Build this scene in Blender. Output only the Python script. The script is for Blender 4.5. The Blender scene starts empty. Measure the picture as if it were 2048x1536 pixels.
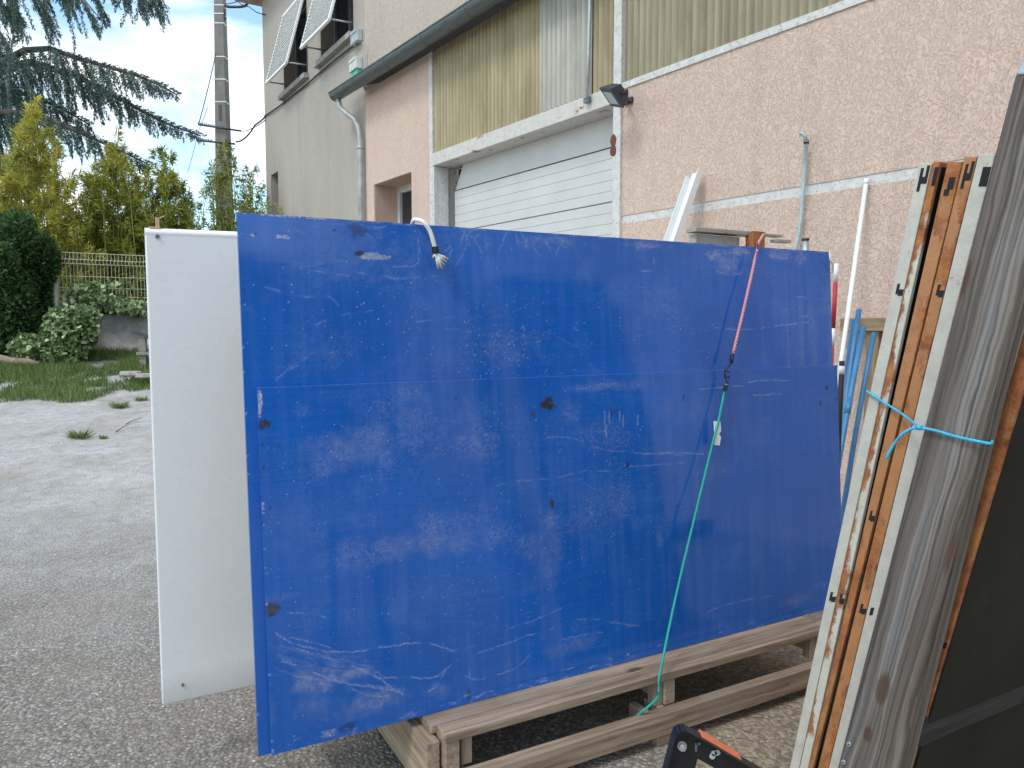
import bpy, bmesh, math, random
import numpy as np
from mathutils import Vector as V
random.seed(7); RNG = np.random.default_rng(11)
S = bpy.context.scene
COL = S.collection
# ---------------------------------------------------------------- camera
FPX = 1537.0; CAMH = 1.43; PITCH = math.atan(120 / FPX)
cam = bpy.data.cameras.new('camera'); co = bpy.data.objects.new('camera', cam); COL.objects.link(co)
co.location = (0, 0, CAMH); co.rotation_euler = (math.pi/2 - PITCH, 0, 0)
cam.sensor_width = 36; cam.lens = 36*FPX/2048; cam.clip_end = 2000; cam.clip_start = .02
S.camera = co
# ---------------------------------------------------------------- world
SUN_EL, SUN_AZ = math.radians(52), math.radians(-140)       # azimuth clockwise from +Y
w = bpy.data.worlds.new('World'); S.world = w; w.use_nodes = True
nt = w.node_tree; nt.nodes.clear()
def N(t, kind, **kw):
    n = t.nodes.new(kind)
    for k, v in kw.items():
        if k in n.inputs: n.inputs[k].default_value = v
        else: setattr(n, k, v)
    return n
out = N(nt, 'ShaderNodeOutputWorld'); bg = N(nt, 'ShaderNodeBackground'); bg.inputs[1].default_value = .1
sky = N(nt, 'ShaderNodeTexSky', sky_type='NISHITA'); sky.sun_disc = False
sky.sun_elevation = SUN_EL; sky.sun_rotation = SUN_AZ; sky.air_density = 1.0; sky.dust_density = .6; sky.ozone_density = 2
tc = N(nt, 'ShaderNodeTexCoord'); mp = N(nt, 'ShaderNodeMapping'); mp.inputs['Scale'].default_value = (1, 1, 2.2)
mp.inputs['Location'].default_value = (.3, .15, 0)
no = N(nt, 'ShaderNodeTexNoise', Scale=2.6, Detail=6.0, Roughness=.55, Distortion=.3)
cr = N(nt, 'ShaderNodeValToRGB'); cr.color_ramp.elements[0].position = .44; cr.color_ramp.elements[1].position = .60
cr.color_ramp.elements[0].color = (.05, .05, .05, 1)
mx = N(nt, 'ShaderNodeMix', data_type='RGBA')
nt.links.new(tc.outputs['Generated'], mp.inputs[0]); nt.links.new(mp.outputs[0], no.inputs[0]); nt.links.new(no.outputs[0], cr.inputs[0])
nt.links.new(cr.outputs[0], mx.inputs[0]); gn = N(nt, 'ShaderNodeMix', data_type='RGBA', blend_type='MULTIPLY'); gn.inputs[0].default_value = 1; gn.inputs[7].default_value = (2.0, 2.3, 2.1, 1)
nt.links.new(sky.outputs[0], gn.inputs[6]); nt.links.new(gn.outputs[2], mx.inputs[6]); n2 = N(nt, 'ShaderNodeTexNoise', Scale=4.5, Detail=5.0, Roughness=.5); c2 = N(nt, 'ShaderNodeValToRGB'); c2.color_ramp.elements[0].position = .35; c2.color_ramp.elements[1].position = .62
c2.color_ramp.elements[0].color = (.63, .64, .67, 1); c2.color_ramp.elements[1].color = (1, 1, 1, 1); cm = N(nt, 'ShaderNodeMix', data_type='RGBA', blend_type='MULTIPLY'); cm.inputs[0].default_value = 1; cm.inputs[7].default_value = (14.9, 14.8, 14.8, 1)
nt.links.new(mp.outputs[0], n2.inputs[0]); nt.links.new(n2.outputs[0], c2.inputs[0]); nt.links.new(c2.outputs[0], cm.inputs[6]); nt.links.new(cm.outputs[2], mx.inputs[7])
nt.links.new(mx.outputs[2], bg.inputs[0]); nt.links.new(bg.outputs[0], out.inputs[0])
sl = bpy.data.lights.new('sun', 'SUN'); sl.energy = 1.1; sl.angle = math.radians(14); sl.color = (1, .98, .96)
so = bpy.data.objects.new('sun', sl); COL.objects.link(so)
sd = V((math.sin(SUN_AZ)*math.cos(SUN_EL), math.cos(SUN_AZ)*math.cos(SUN_EL), math.sin(SUN_EL)))
so.rotation_euler = sd.to_track_quat('Z', 'Y').to_euler(); so.location = (-5, -6, 9)
S.view_settings.view_transform = 'Standard'; S.view_settings.look = 'None'; S.view_settings.exposure = 0.42; S.view_settings.gamma = 1
# ---------------------------------------------------------------- measuring helpers (camera rays onto real planes)
CF = V((0, math.cos(PITCH), -math.sin(PITCH))); CU = V((0, math.sin(PITCH), math.cos(PITCH))); CC = V((0, 0, CAMH))
def ray(x, y): return CF + V((1, 0, 0))*((x-1024)/FPX) + CU*((768-y)/FPX)
def onz(x, y, z): d = ray(x, y); return CC + d*((z-CAMH)/d.z)
def onp(x, y, n, c): d = ray(x, y); return CC + d*((c - n.dot(CC))/n.dot(d))
def ony(x, y, dep): return onp(x, y, V((0, 1, 0)), dep)
Z = V((0, 0, 1))
W = V((-.57146, .82063, 0)); WN = V((.82063, .57146, 0)); WD = 4.8      # workshop wall: direction, normal away, distance
def wp(s, z, o=0): return W*s + WN*(WD - o) + Z*z                        # o = metres out of the wall, towards the yard
def onw(x, y, o=0): return onp(x, y, WN, WD - o)
Q = V((.87541, .48338, 0)); QN = V((-.48338, .87541, 0))                 # board stack: direction, normal away
P0 = V((-.67146, 2.04549, .235)); LEAN = math.radians(4)
BN = QN*math.cos(LEAN) - Z*math.sin(LEAN); BU = QN*math.sin(LEAN) + Z*math.cos(LEAN)
# ---------------------------------------------------------------- mesh builder
class MB:
    def __init__(s): s.v = []; s.f = []; s.lc = []; s.sm = []
    def add(s, vs, fs, lc=None, smooth=False):
        b = len(s.v); s.v += [V(p) for p in vs]; s.lc += [tuple(p) for p in (lc or vs)]
        for f in fs: s.f.append([b+i for i in f]); s.sm.append(smooth)
        return s
    def box(s, o, ax, ay, az, a, b, c, sd=None):
        o = V(o); k = random.uniform(0, 50) if sd is None else sd; vs = []; lc = []
        for i in (0, 1):
            for j in (0, 1):
                for m in (0, 1):
                    vs.append(o + ax*(a*i) + ay*(b*j) + az*(c*m)); lc.append((a*i + k, b*j + k*.3, c*m + k*.7))
        fs = [(0, 1, 3, 2), (4, 6, 7, 5), (0, 4, 5, 1), (2, 3, 7, 6), (0, 2, 6, 4), (1, 5, 7, 3)]
        return s.add(vs, fs, lc)
    def cbox(s, c, ax, ay, az, a, b, d, sd=None): return s.box(V(c) - ax*a/2 - ay*b/2 - az*d/2, ax, ay, az, a, b, d, sd)
    def prism(s, pts, ext, lc0=None):
        n = len(pts); pts = [V(p) for p in pts]; vs = pts + [p+ext for p in pts]
        return s.add(vs, [tuple(range(n))[::-1], tuple(range(n, 2*n))] + [(i, (i+1) % n, n+(i+1) % n, n+i) for i in range(n)])
    def tube(s, pts, r, n=8, caps=True, r2=None, rs=None):
        pts = [V(p) for p in pts]; vs = []; lc = []; L = 0
        for i, p in enumerate(pts):
            t = (pts[min(i+1, len(pts)-1)] - pts[max(i-1, 0)]).normalized()
            a = t.cross(Z if abs(t.z) < .95 else V((1, 0, 0))).normalized(); b = t.cross(a)
            rr = rs[i] if rs else (r if r2 is None else r + (r2-r)*i/(len(pts)-1))
            if i: L += (p-pts[i-1]).length
            for k in range(n):
                th = 2*math.pi*k/n; vs.append(p + a*math.cos(th)*rr + b*math.sin(th)*rr); lc.append((L, math.cos(th)*rr, math.sin(th)*rr))
        fs = [(i*n+k, i*n+(k+1) % n, (i+1)*n+(k+1) % n, (i+1)*n+k) for i in range(len(pts)-1) for k in range(n)]
        s.add(vs, fs, lc, True)
        if caps:
            b = len(s.v) - len(vs); s.f += [[b+k for k in range(n)][::-1], [b+len(vs)-n+k for k in range(n)]]; s.sm += [False, False]
        return s
def link(name, me, m, parent=None, base=None):
    o = bpy.data.objects.new(name, me); COL.objects.link(o)
    if m: me.materials.append(m)
    if parent: o.parent = parent
    elif base is not None: o.location = base
    return o
def wloc(o):
    p = V((0, 0, 0))
    while o: p += o.location; o = o.parent
    return p
def obj(name, mb, m, parent=None, bevel=0):
    if parent: base = wloc(parent)
    else:
        n = len(mb.v); base = sum(mb.v, V((0, 0, 0)))/n; base.z = min(p.z for p in mb.v)
    me = bpy.data.meshes.new(name); me.from_pydata([p-base for p in mb.v], [], mb.f)
    me.polygons.foreach_set('use_smooth', mb.sm)
    at = me.attributes.new('lc', 'FLOAT_VECTOR', 'POINT'); at.data.foreach_set('vector', np.array(mb.lc, dtype=np.float32).ravel())
    bm = bmesh.new(); bm.from_mesh(me); bmesh.ops.recalc_face_normals(bm, faces=bm.faces); bm.to_mesh(me); bm.free()
    o = link(name, me, m, parent, base)
    if bevel:
        b = o.modifiers.new('bevel', 'BEVEL'); b.width = bevel; b.segments = 2; b.limit_method = 'ANGLE'; b.angle_limit = math.radians(50)
    return o
def tag(o, label=None, cat=None, group=None, kind=None):
    for k, v in (('label', label), ('category', cat), ('group', group), ('kind', kind)):
        if v: o[k] = v
    return o
def thing(name, loc, label, cat, group=None):
    o = bpy.data.objects.new(name, None); COL.objects.link(o); o.location = loc; o.empty_display_size = .1
    return tag(o, label, cat, group)
# ---------------------------------------------------------------- material helper
class M:
    def __init__(s, name, rough=.6, metal=0, spec=.5):
        s.m = bpy.data.materials.new(name); s.m.use_nodes = True; s.t = s.m.node_tree; s.p = s.t.nodes['Principled BSDF']
        s.p.inputs['Roughness'].default_value = rough; s.p.inputs['Metallic'].default_value = metal
        s.p.inputs['Specular IOR Level'].default_value = spec
        a = N(s.t, 'ShaderNodeAttribute', attribute_name='lc'); s.lc = a.outputs['Vector']
    def L(s, a, b): s.t.links.new(a, b)
    def put(s, sock, v):
        if isinstance(v, bpy.types.NodeSocket): s.L(v, sock)
        elif v is not None: sock.default_value = v if not (isinstance(v, tuple) and len(v) == 3 and sock.type == 'RGBA') else v+(1,)
    def map(s, sc=(1, 1, 1), loc=(0, 0, 0), rot=(0, 0, 0), vec=None):
        n = N(s.t, 'ShaderNodeMapping'); n.inputs['Scale'].default_value = sc; n.inputs['Location'].default_value = loc; n.inputs['Rotation'].default_value = rot
        s.L(vec or s.lc, n.inputs[0]); return n.outputs[0]
    def noise(s, scale, vec=None, det=4, rough=.55, dist=0, color=False):
        n = N(s.t, 'ShaderNodeTexNoise', Scale=scale, Detail=float(det), Roughness=rough, Distortion=float(dist))
        s.L(vec or s.lc, n.inputs[0]); return n.outputs[1 if color else 0]
    def vor(s, scale, vec=None, feature='F1', out='Distance', rnd=1.0):
        n = N(s.t, 'ShaderNodeTexVoronoi', feature=feature); n.inputs['Scale'].default_value = scale; n.inputs['Randomness'].default_value = rnd
        s.L(vec or s.lc, n.inputs[0]); return n.outputs[out]
    def ramp(s, f, *st):
        n = N(s.t, 'ShaderNodeValToRGB'); e = n.color_ramp.elements
        while len(e) < len(st): e.new(.5)
        for i, (p, c) in enumerate(st):
            e[i].position = p; c = (c, c, c) if not isinstance(c, tuple) else c; e[i].color = c+(1,)
        s.L(f, n.inputs[0]); return n.outputs[0]
    def mix(s, f, a, b, mode='MIX'):
        n = N(s.t, 'ShaderNodeMix', data_type='RGBA', blend_type=mode); s.put(n.inputs[0], f); s.put(n.inputs[6], a); s.put(n.inputs[7], b); return n.outputs[2]
    def math(s, op, a, b=None, c=None, clamp=False):
        n = N(s.t, 'ShaderNodeMath', operation=op); n.use_clamp = clamp
        s.put(n.inputs[0], a); s.put(n.inputs[1], b); s.put(n.inputs[2], c); return n.outputs[0]
    def attr(s, name, out='Fac'): return N(s.t, 'ShaderNodeAttribute', attribute_name=name).outputs[out]
    def xyz(s, vec=None):
        n = N(s.t, 'ShaderNodeSeparateXYZ'); s.L(vec or s.lc, n.inputs[0]); return n.outputs
    def col(s, c): s.put(s.p.inputs['Base Color'], c); return s
    def rough(s, r): s.put(s.p.inputs['Roughness'], r); return s
    def bump(s, h, dist=.003, strength=1.0):
        n = N(s.t, 'ShaderNodeBump'); n.inputs['Distance'].default_value = dist; n.inputs['Strength'].default_value = strength
        s.L(h, n.inputs['Height']); s.L(n.outputs[0], s.p.inputs['Normal']); return s
def simple(name, c, rough=.6, metal=0, var=.15, scale=8, spec=.5, dirt=None, dirt_amt=.5, bump=0, bscale=60):
    m = M(name, rough, metal, spec)
    n = m.noise(scale, det=6)
    a = tuple(x*(1-var) for x in c); b = tuple(min(1, x*(1+var)) for x in c)
    k = m.ramp(n, (.3, a), (.7, b))
    if dirt: k = m.mix(m.ramp(m.noise(scale*2.7, det=8, rough=.7), (1-dirt_amt*.8, 0.), (1.15-dirt_amt*.8 if dirt_amt > .2 else 1, 1.)), k, dirt)
    m.col(k)
    if bump: m.bump(m.noise(bscale, det=4), bump)
    return m.m
def stucco(name, c, dark, scale, bump=.006, contrast=.6, stain=(.5, .42, .35), sta=.25):
    m = M(name, .9, 0, .2)
    wv = m.mix(.15, m.lc, m.noise(6, color=True), 'ADD')
    a = m.noise(scale, vec=m.map((1, 1, .62), vec=wv), det=4, rough=.65, dist=.35)
    b = m.noise(scale*3.3, det=3)
    h = m.math('ADD', m.ramp(a, (.36, 0.), (.56, 1.)), m.math('MULTIPLY', b, .35))
    k = m.mix(m.ramp(a, (.34, contrast), (.52, 0.)), c, dark)
    k = m.mix(m.math('MULTIPLY', m.ramp(m.noise(1.1, vec=m.map((1, 1, .5)), det=5), (.4, 0.), (.75, 1.)), sta), k, stain)
    k = m.mix(m.math('MULTIPLY', m.ramp(m.noise(.35, det=3), (.35, 0.), (.7, 1.)), .35), k, tuple(min(1, x*1.18) for x in c))
    k = m.mix(m.math('MULTIPLY', m.ramp(m.noise(1, vec=m.map((5, 5, .3)), det=6, rough=.6), (.52, 0.), (.78, 1.)), .30), k, tuple(x*.62 for x in c))
    m.col(k).bump(h, bump); return m.m
pink = stucco('pink_render', (.68, .505, .41), (.46, .33, .262), 66, .0035, .60)
smoothpink = stucco('smooth_pink_render', (.53, .37, .29), (.44, .31, .25), 10, .001, .3)
greyr = stucco('grey_render', (.42, .372, .325), (.35, .31, .27), 14, .002, .35, (.30, .27, .22), .55)
beiger = stucco('beige_render', (.72, .60, .48), (.61, .51, .41), 22, .003, .3, (.5, .43, .36), .3)
whiteband = simple('white_painted_concrete', (.62, .60, .57), .8, 0, .12, 12, dirt=(.38, .34, .29), dirt_amt=.6, bump=.002)
def rusty_paint(name, paint, thr, lo=0, zero=0.):
    m = M(name, .55)
    n = m.noise(5, vec=m.map((.8, 1.6, 1.6)), det=9, rough=.68)
    if lo:
        x, y, z = m.xyz(); e = m.math('ABSOLUTE', m.math('SUBTRACT', m.math('MULTIPLY', y, 60.), 1.)); n = m.math('ADD', n, m.math('MULTIPLY', m.math('SUBTRACT', 1., e), lo)); n = m.math('ADD', n, m.math('MULTIPLY', m.math('SUBTRACT', x, zero), .055))
    f = m.ramp(n, (thr-.03, 1.), (thr+.02, 0.))
    rust = m.ramp(m.noise(14, det=9, rough=.74), (.3, (.07, .022, .012)), (.45, (.28, .09, .03)), (.6, (.44, .17, .055)), (.75, (.56, .27, .11)))
    p = m.ramp(m.noise(18, det=7), (.3, tuple(x*.85 for x in paint)), (.6, paint))
    spots = m.ramp(m.noise(60, det=3), (.68, 0.), (.74, .8))
    k = m.mix(f, m.mix(spots, p, (.30, .16, .08)), rust)
    m.col(k).rough(m.ramp(f, (0., .45), (1., .9))).bump(m.math('ADD', f, m.noise(90)), .0012); return m.m
paintA = rusty_paint('off_white_steel_paint', (.56, .52, .44), .36)
paintB = rusty_paint('peeling_white_rusty_steel', (.60, .56, .46), .595, .12, 7.5)
paintR = rusty_paint('orange_rusted_steel', (.44, .19, .07), .47)
paintH = rusty_paint('brown_rusted_steel', (.42, .17, .06), .54)
lintelm = rusty_paint('peeling_lintel_paint', (.60, .56, .50), .385)
def wood(name, a, b, c, sc=1.0, knots=.0, grey=None):
    m = M(name, .8, 0, .3)
    wv = m.mix(.03, m.lc, m.noise(3, vec=m.map((1.2, 6, 6)), det=2, color=True), 'ADD')
    g1 = m.noise(1, vec=m.map((1.8*sc, 70*sc, 70*sc), vec=wv), det=5, rough=.6)
    g2 = m.noise(1, vec=m.map((.8*sc, 16*sc, 16*sc), vec=wv), det=3, rough=.5)
    g3 = m.noise(3, det=4)
    k = m.ramp(g1, (.32, a), (.5, b), (.7, c))
    k = m.mix(m.ramp(g2, (.35, .55), (.6, 0.)), k, tuple(x*.6 for x in a))
    k = m.mix(m.ramp(g3, (.45, 0.), (.75, .45)), k, grey or c)
    kn = m.vor(2.1, vec=m.map((1, 2.2, 2.2)))
    k = m.mix(m.ramp(kn, (.05, .85), (.10, 0.)), k, (a[0]*.35, a[1]*.3, a[2]*.25))
    crk = m.noise(1, vec=m.map((2.2, 110, 110), vec=wv), det=2)
    k = m.mix(m.ramp(crk, (.24, .8), (.29, 0.)), k, (.02, .017, .014))
    m.col(k).bump(m.math('ADD', g1, m.math('MULTIPLY', g2, .6)), .0022); return m.m
palletw = wood('weathered_pallet_wood', (.20, .135, .09), (.35, .255, .18), (.47, .37, .28), 1, grey=(.42, .365, .31))
shelfw = wood('pine_board', (.24, .15, .08), (.38, .26, .15), (.46, .34, .21))
darkw = wood('shaded_rail_wood', (.018, .018, .018), (.032, .032, .033), (.06, .06, .062))  # dark timber, near-black because the shadow around it is put into the colour
benchw = wood('grey_bench_wood', (.14, .12, .10), (.25, .22, .20), (.36, .33, .30))
# post wood: pronounced wavy grain
def postwood():
    m = M('silvered_post_wood', .85, 0, .25)
    x, y, z = m.xyz()
    warp = m.noise(1, vec=m.map((.8, 6, 3)), det=2)
    warp2 = m.noise(1, vec=m.map((5, 30, 12)), det=3)
    u = m.math('ADD', y, m.math('ADD', m.math('MULTIPLY', warp, .075), m.math('MULTIPLY', warp2, .022)))
    env = m.noise(1, vec=m.map((.35, 14, 1)), det=2)
    s1 = m.math('SINE', m.math('MULTIPLY', u, 520)); band = m.math('MULTIPLY_ADD', s1, .5, .5)
    fine = m.noise(1, vec=m.map((3, 160, 160)), det=4, rough=.7)
    yz = N(m.t, 'ShaderNodeCombineXYZ'); m.L(x, yz.inputs[0]); m.L(u, yz.inputs[1]); m.L(z, yz.inputs[2])
    irr = m.ramp(m.noise(1, vec=m.map((.6, 62, 30), vec=yz.outputs[0]), det=4, rough=.62), (.30, 0.), (.70, 1.))
    g = m.math('ADD', m.math('MULTIPLY', band, m.ramp(env, (.42, .0), (.62, .30))), m.math('ADD', m.math('MULTIPLY', irr, .75), m.math('MULTIPLY', fine, .28)))
    tone = m.ramp(m.noise(1, vec=m.map((.9, 12, 12)), det=4), (.32, (.16, .11, .08)), (.5, (.20, .168, .142)), (.7, (.20, .225, .24)))
    k = m.mix(m.ramp(g, (.28, .82), (.80, 0.)), m.mix(.3, tone, (.25, .23, .21)), (.035, .028, .022))
    k = m.mix(m.ramp(g, (.7, 0.), (1.1, .35)), k, (.34, .33, .31))
    crk = m.noise(1, vec=m.map((.9, 55, 55)), det=1)
    k = m.mix(m.ramp(crk, (.23, .9), (.25, 0.)), k, (.01, .01, .01))
    k = m.mix(m.attr('stain'), k, (.085, .045, .03))
    m.col(k).bump(g, .0022); return m.m
postm = postwood()
steel = simple('galvanised_steel', (.46, .49, .50), .45, .6, .15, 14)
zinc = simple('grey_zinc', (.16, .18, .18), .5, .5, .25, 5, dirt=(.10, .10, .09), dirt_amt=.5)
zincl = simple('pale_zinc_pipe', (.42, .43, .41), .5, .3, .25, 6, dirt=(.22, .21, .18), dirt_amt=.55)
white = simple('white_paint', (.80, .81, .80), .4, 0, .04, 6, dirt=(.5, .48, .42), dirt_amt=.3)
doorw = simple('white_door_steel', (.56, .55, .53), .45, 0, .05, 3, dirt=(.50, .47, .42), dirt_amt=.42)
black = simple('black_steel', (.014, .015, .019), .38, .2, .3, 30, dirt=(.10, .10, .11), dirt_amt=.38)
blackf = simple('shaded_black_film_ply', (.016, .018, .016), .7, 0, .35, 3, spec=.25, dirt=(.035, .038, .032), dirt_amt=.5)  # black film; the deep shadow on the face is in this colour too
darkgap = simple('void_shade', (.015, .015, .015), .9)  # near-black colour painting the shade inside openings, gaps and holes
darkm = simple('dark_grey_metal', (.05, .055, .065), .45, .3, .2, 10)
glass = simple('dark_glass', (.03, .035, .04), .12, 0, .3, 2)
frost = simple('frosted_lens', (.42, .46, .45), .35, 0, .08, 20)
orange = simple('orange_strip', (.72, .17, .07), .4, 0, .1, 10)
bluep = simple('blue_plastic_pipe', (.045, .19, .38), .4, 0, .15, 6, dirt=(.25, .33, .42), dirt_amt=.35)
redm = simple('red_paint', (.50, .03, .03), .5)
concrete = simple('concrete', (.34, .33, .30), .9, 0, .2, 4, dirt=(.16, .15, .13), dirt_amt=.6, bump=.004, bscale=30)
def stained():
    m = M('stained_retaining_wall', .95, 0, .2)
    z = m.xyz()[2]
    k = m.ramp(m.noise(2.5, vec=m.map((1.6, 1.6, .8)), det=8, rough=.65), (.38, (.07, .065, .06)), (.5, (.26, .245, .22)), (.62, (.48, .44, .38)))
    m.col(k).bump(m.noise(25, det=6), .01); return m.m
wallst = stained()
cord_w = simple('white_rope', (.75, .73, .68), .8, 0, .1, 80)
cord_b = simple('light_blue_twine', (.05, .42, .62), .65, 0, .35, 260, bump=.001, bscale=600)
cord_g = simple('green_elastic_cord', (.01, .36, .30), .6, 0, .35, 260, bump=.001, bscale=600)
def pinkcord():
    m = M('pink_braided_cord', .7)
    x, y, z = m.xyz(); a = m.math('SINE', m.math('MULTIPLY', x, 480)); b = m.math('SINE', m.math('MULTIPLY', y, 900))
    m.col(m.mix(m.ramp(m.math('MULTIPLY', a, b), (.0, 0.), (.15, 1.)), (.50, .06, .09), (.75, .55, .58))); return m.m
cord_p = pinkcord()
rubber = simple('black_rubber', (.012, .012, .012), .6)
# ================================================================ GROUND
PR = [(-200, 0), (6, 0), (7, .08), (9, .2), (11, .39), (13, .73), (14.15, .9), (14.3, 1.6), (60, 1.6), (400, 1.6)]
def sstep(a, b, x): t = min(1, max(0, (x-a)/(b-a))); return t*t*(3-2*t)
def zt(x, y):
    z = np.interp(y + .12*(x+6) * (1 if y > 11 else 0) * 0, [p[0] for p in PR], [p[1] for p in PR])
    return float(z)*sstep(-1.6, -3.1, x)
def ground_mat():
    m = M('gravelled_asphalt', .92, 0, .25)
    x, y, z = m.xyz()
    wob = m.noise(.9, det=4)
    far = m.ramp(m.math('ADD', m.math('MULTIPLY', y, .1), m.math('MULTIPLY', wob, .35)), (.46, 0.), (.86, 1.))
    v = m.vor(75, out='Color'); vd = m.vor(75); v2 = m.vor(190, out='Color')
    sv = m.t.nodes.new('ShaderNodeSeparateColor'); m.L(v, sv.inputs[0]); r = sv.outputs[0]; g = sv.outputs[1]
    sv2 = m.t.nodes.new('ShaderNodeSeparateColor'); m.L(v2, sv2.inputs[0]); r2 = sv2.outputs[0]
    near = m.ramp(r, (0., (.19, .175, .15)), (.45, (.30, .28, .242)), (.8, (.39, .365, .32)), (.97, (.54, .52, .48)))
    near = m.mix(m.ramp(vd, (.25, 0.), (.7, .8)), near, (.10, .092, .08))
    near = m.mix(m.ramp(r2, (.5, 0.), (1., .35)), near, (.40, .38, .34))
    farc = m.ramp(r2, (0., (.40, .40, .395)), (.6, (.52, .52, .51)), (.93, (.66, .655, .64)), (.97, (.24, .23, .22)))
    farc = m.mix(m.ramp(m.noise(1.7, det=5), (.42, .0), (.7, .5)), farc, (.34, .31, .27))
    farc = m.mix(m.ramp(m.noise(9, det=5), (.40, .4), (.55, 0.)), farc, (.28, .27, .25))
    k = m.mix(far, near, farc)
    sand = m.ramp(m.math('ADD', m.math('MULTIPLY', x, .4), m.math('MULTIPLY', m.noise(1.6, det=3), .6)), (.28, 0.), (.6, 1.))
    sy = m.ramp(m.math('MULTIPLY', y, .1), (.32, 1.), (.45, .0))
    sandc = m.ramp(r, (0., (.20, .15, .10)), (.5, (.32, .25, .165)), (.9, (.46, .38, .27)), (1., (.16, .14, .12)))
    k = m.mix(m.math('MULTIPLY', m.math('MULTIPLY', sand, sy), .85), k, sandc)
    k = m.mix(m.ramp(m.noise(.8, vec=m.map((1, 1, 1), (5, 3, 0)), det=5), (.5, 0.), (.66, .35)), k, (.26, .20, .15))
    bs = m.vor(21, out='Color'); bd = m.vor(21); sb_ = m.t.nodes.new('ShaderNodeSeparateColor'); m.L(bs, sb_.inputs[0])
    pick = m.math('MULTIPLY', m.ramp(sb_.outputs[0], (.80, 0.), (.82, 1.)), m.ramp(bd, (.16, 1.), (.24, 0.)))
    k = m.mix(m.math('MULTIPLY', pick, .75), k, m.ramp(sb_.outputs[1], (0., (.13, .12, .11)), (.5, (.40, .37, .33)), (1., (.60, .59, .57))))
    k = m.mix(m.ramp(m.noise(3.4, vec=m.map((1, .5, 1)), det=7, rough=.7), (.50, 0.), (.72, .40)), k, (.15, .135, .115))
    m.col(k)
    m.bump(m.math('ADD', m.math('MULTIPLY', vd, -1.), m.math('MULTIPLY', m.noise(140, det=3), .5)), .006); return m.m
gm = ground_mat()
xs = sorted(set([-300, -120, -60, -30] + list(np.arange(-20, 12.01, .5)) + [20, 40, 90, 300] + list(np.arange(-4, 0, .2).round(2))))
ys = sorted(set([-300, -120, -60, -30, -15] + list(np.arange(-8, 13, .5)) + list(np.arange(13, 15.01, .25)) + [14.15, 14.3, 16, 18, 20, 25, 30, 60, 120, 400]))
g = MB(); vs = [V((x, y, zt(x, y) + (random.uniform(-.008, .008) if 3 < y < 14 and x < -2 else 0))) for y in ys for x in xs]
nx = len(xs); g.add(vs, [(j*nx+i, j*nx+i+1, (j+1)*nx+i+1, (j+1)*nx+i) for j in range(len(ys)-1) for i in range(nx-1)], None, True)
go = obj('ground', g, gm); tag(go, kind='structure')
# ================================================================ WORKSHOP BUILDING
OUT = -WN
wk = thing('workshop_building', wp(4, 0), 'long low workshop with rough pink rendered wall, corrugated sheet strip and zinc gutter', 'building')
def wbox(mb, s0, s1, z0, z1, o0, o1, sd=0):                       # box on the wall from o0 to o1 (outwards)
    o = wp(s0, z0, o0); a = s1-s0; b = o1-o0; c = z1-z0; vs = []
    for i in (0, 1):
        for j in (0, 1):
            for k in (0, 1): vs.append(wp(s0+a*i, z0+c*k, o0+b*j))
    mb.add(vs, [(0, 1, 3, 2), (4, 6, 7, 5), (0, 4, 5, 1), (2, 3, 7, 6), (0, 2, 6, 4), (1, 5, 7, 3)], [(s0+a*i + sd, b*j+o0, z0+c*k) for i in (0, 1) for j in (0, 1) for k in (0, 1)])
    return mb
EAVE = 4.80
mb = MB()
wbox(mb, -20, 5.17, 0, 2.326, -.3, 0); wbox(mb, -20, 5.17, 2.396, 3.50, -.3, 0)
wbox(mb, 8.70, 9.21, 0, EAVE, -.3, 0); wbox(mb, 9.21, 10.37, 3.43, EAVE, -.3, 0); wbox(mb, 10.37, 10.62, 0, EAVE, -.3, 0); wbox(mb, 9.21, 10.37, 0, 1.1, -.3, 0)
obj('wall', mb, pink, wk)
mb = MB(); wbox(mb, -20, 5.17, 2.326, 2.396, -.3, -.006); obj('string_course', mb, whiteband, wk)
mb = MB(); wbox(mb, -20, 5.17, 3.50, 3.555, -.3, .012); obj('ledge', mb, whiteband, wk)
mb = MB(); wbox(mb, 5.272, 8.618, 3.40, 3.555, -.34, .02); obj('lintel', mb, lintelm, wk, .006)
mb = MB(); wbox(mb, 5.17, 5.27, 0, EAVE, -.34, .03); obj('pillar', mb, whiteband, wk, .006)
mb = MB(); wbox(mb, 8.62, 8.70, 0, EAVE, -.34, .012); obj('pillar', mb, whiteband, wk, .006)
mb = MB(); wbox(mb, 8.585, 8.617, 0, 3.398, -.20, .012); obj('door_jamb', mb, whiteband, wk, .004)
# rust marks on the pillar beside the door (old hinge plates)
for y in (281, 301):
    c = onw(1226, y, .034); mb = MB()
    mb.prism([c + W*(.045*math.cos(t)*random.uniform(.8, 1)) + Z*(.06*math.sin(t)*random.uniform(.8, 1)) for t in np.linspace(0, 2*math.pi, 12)[:-1]], OUT*-.006)
    obj('rusty_plate', mb, simple('dark_rust', (.14, .045, .03), .8), wk)
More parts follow.
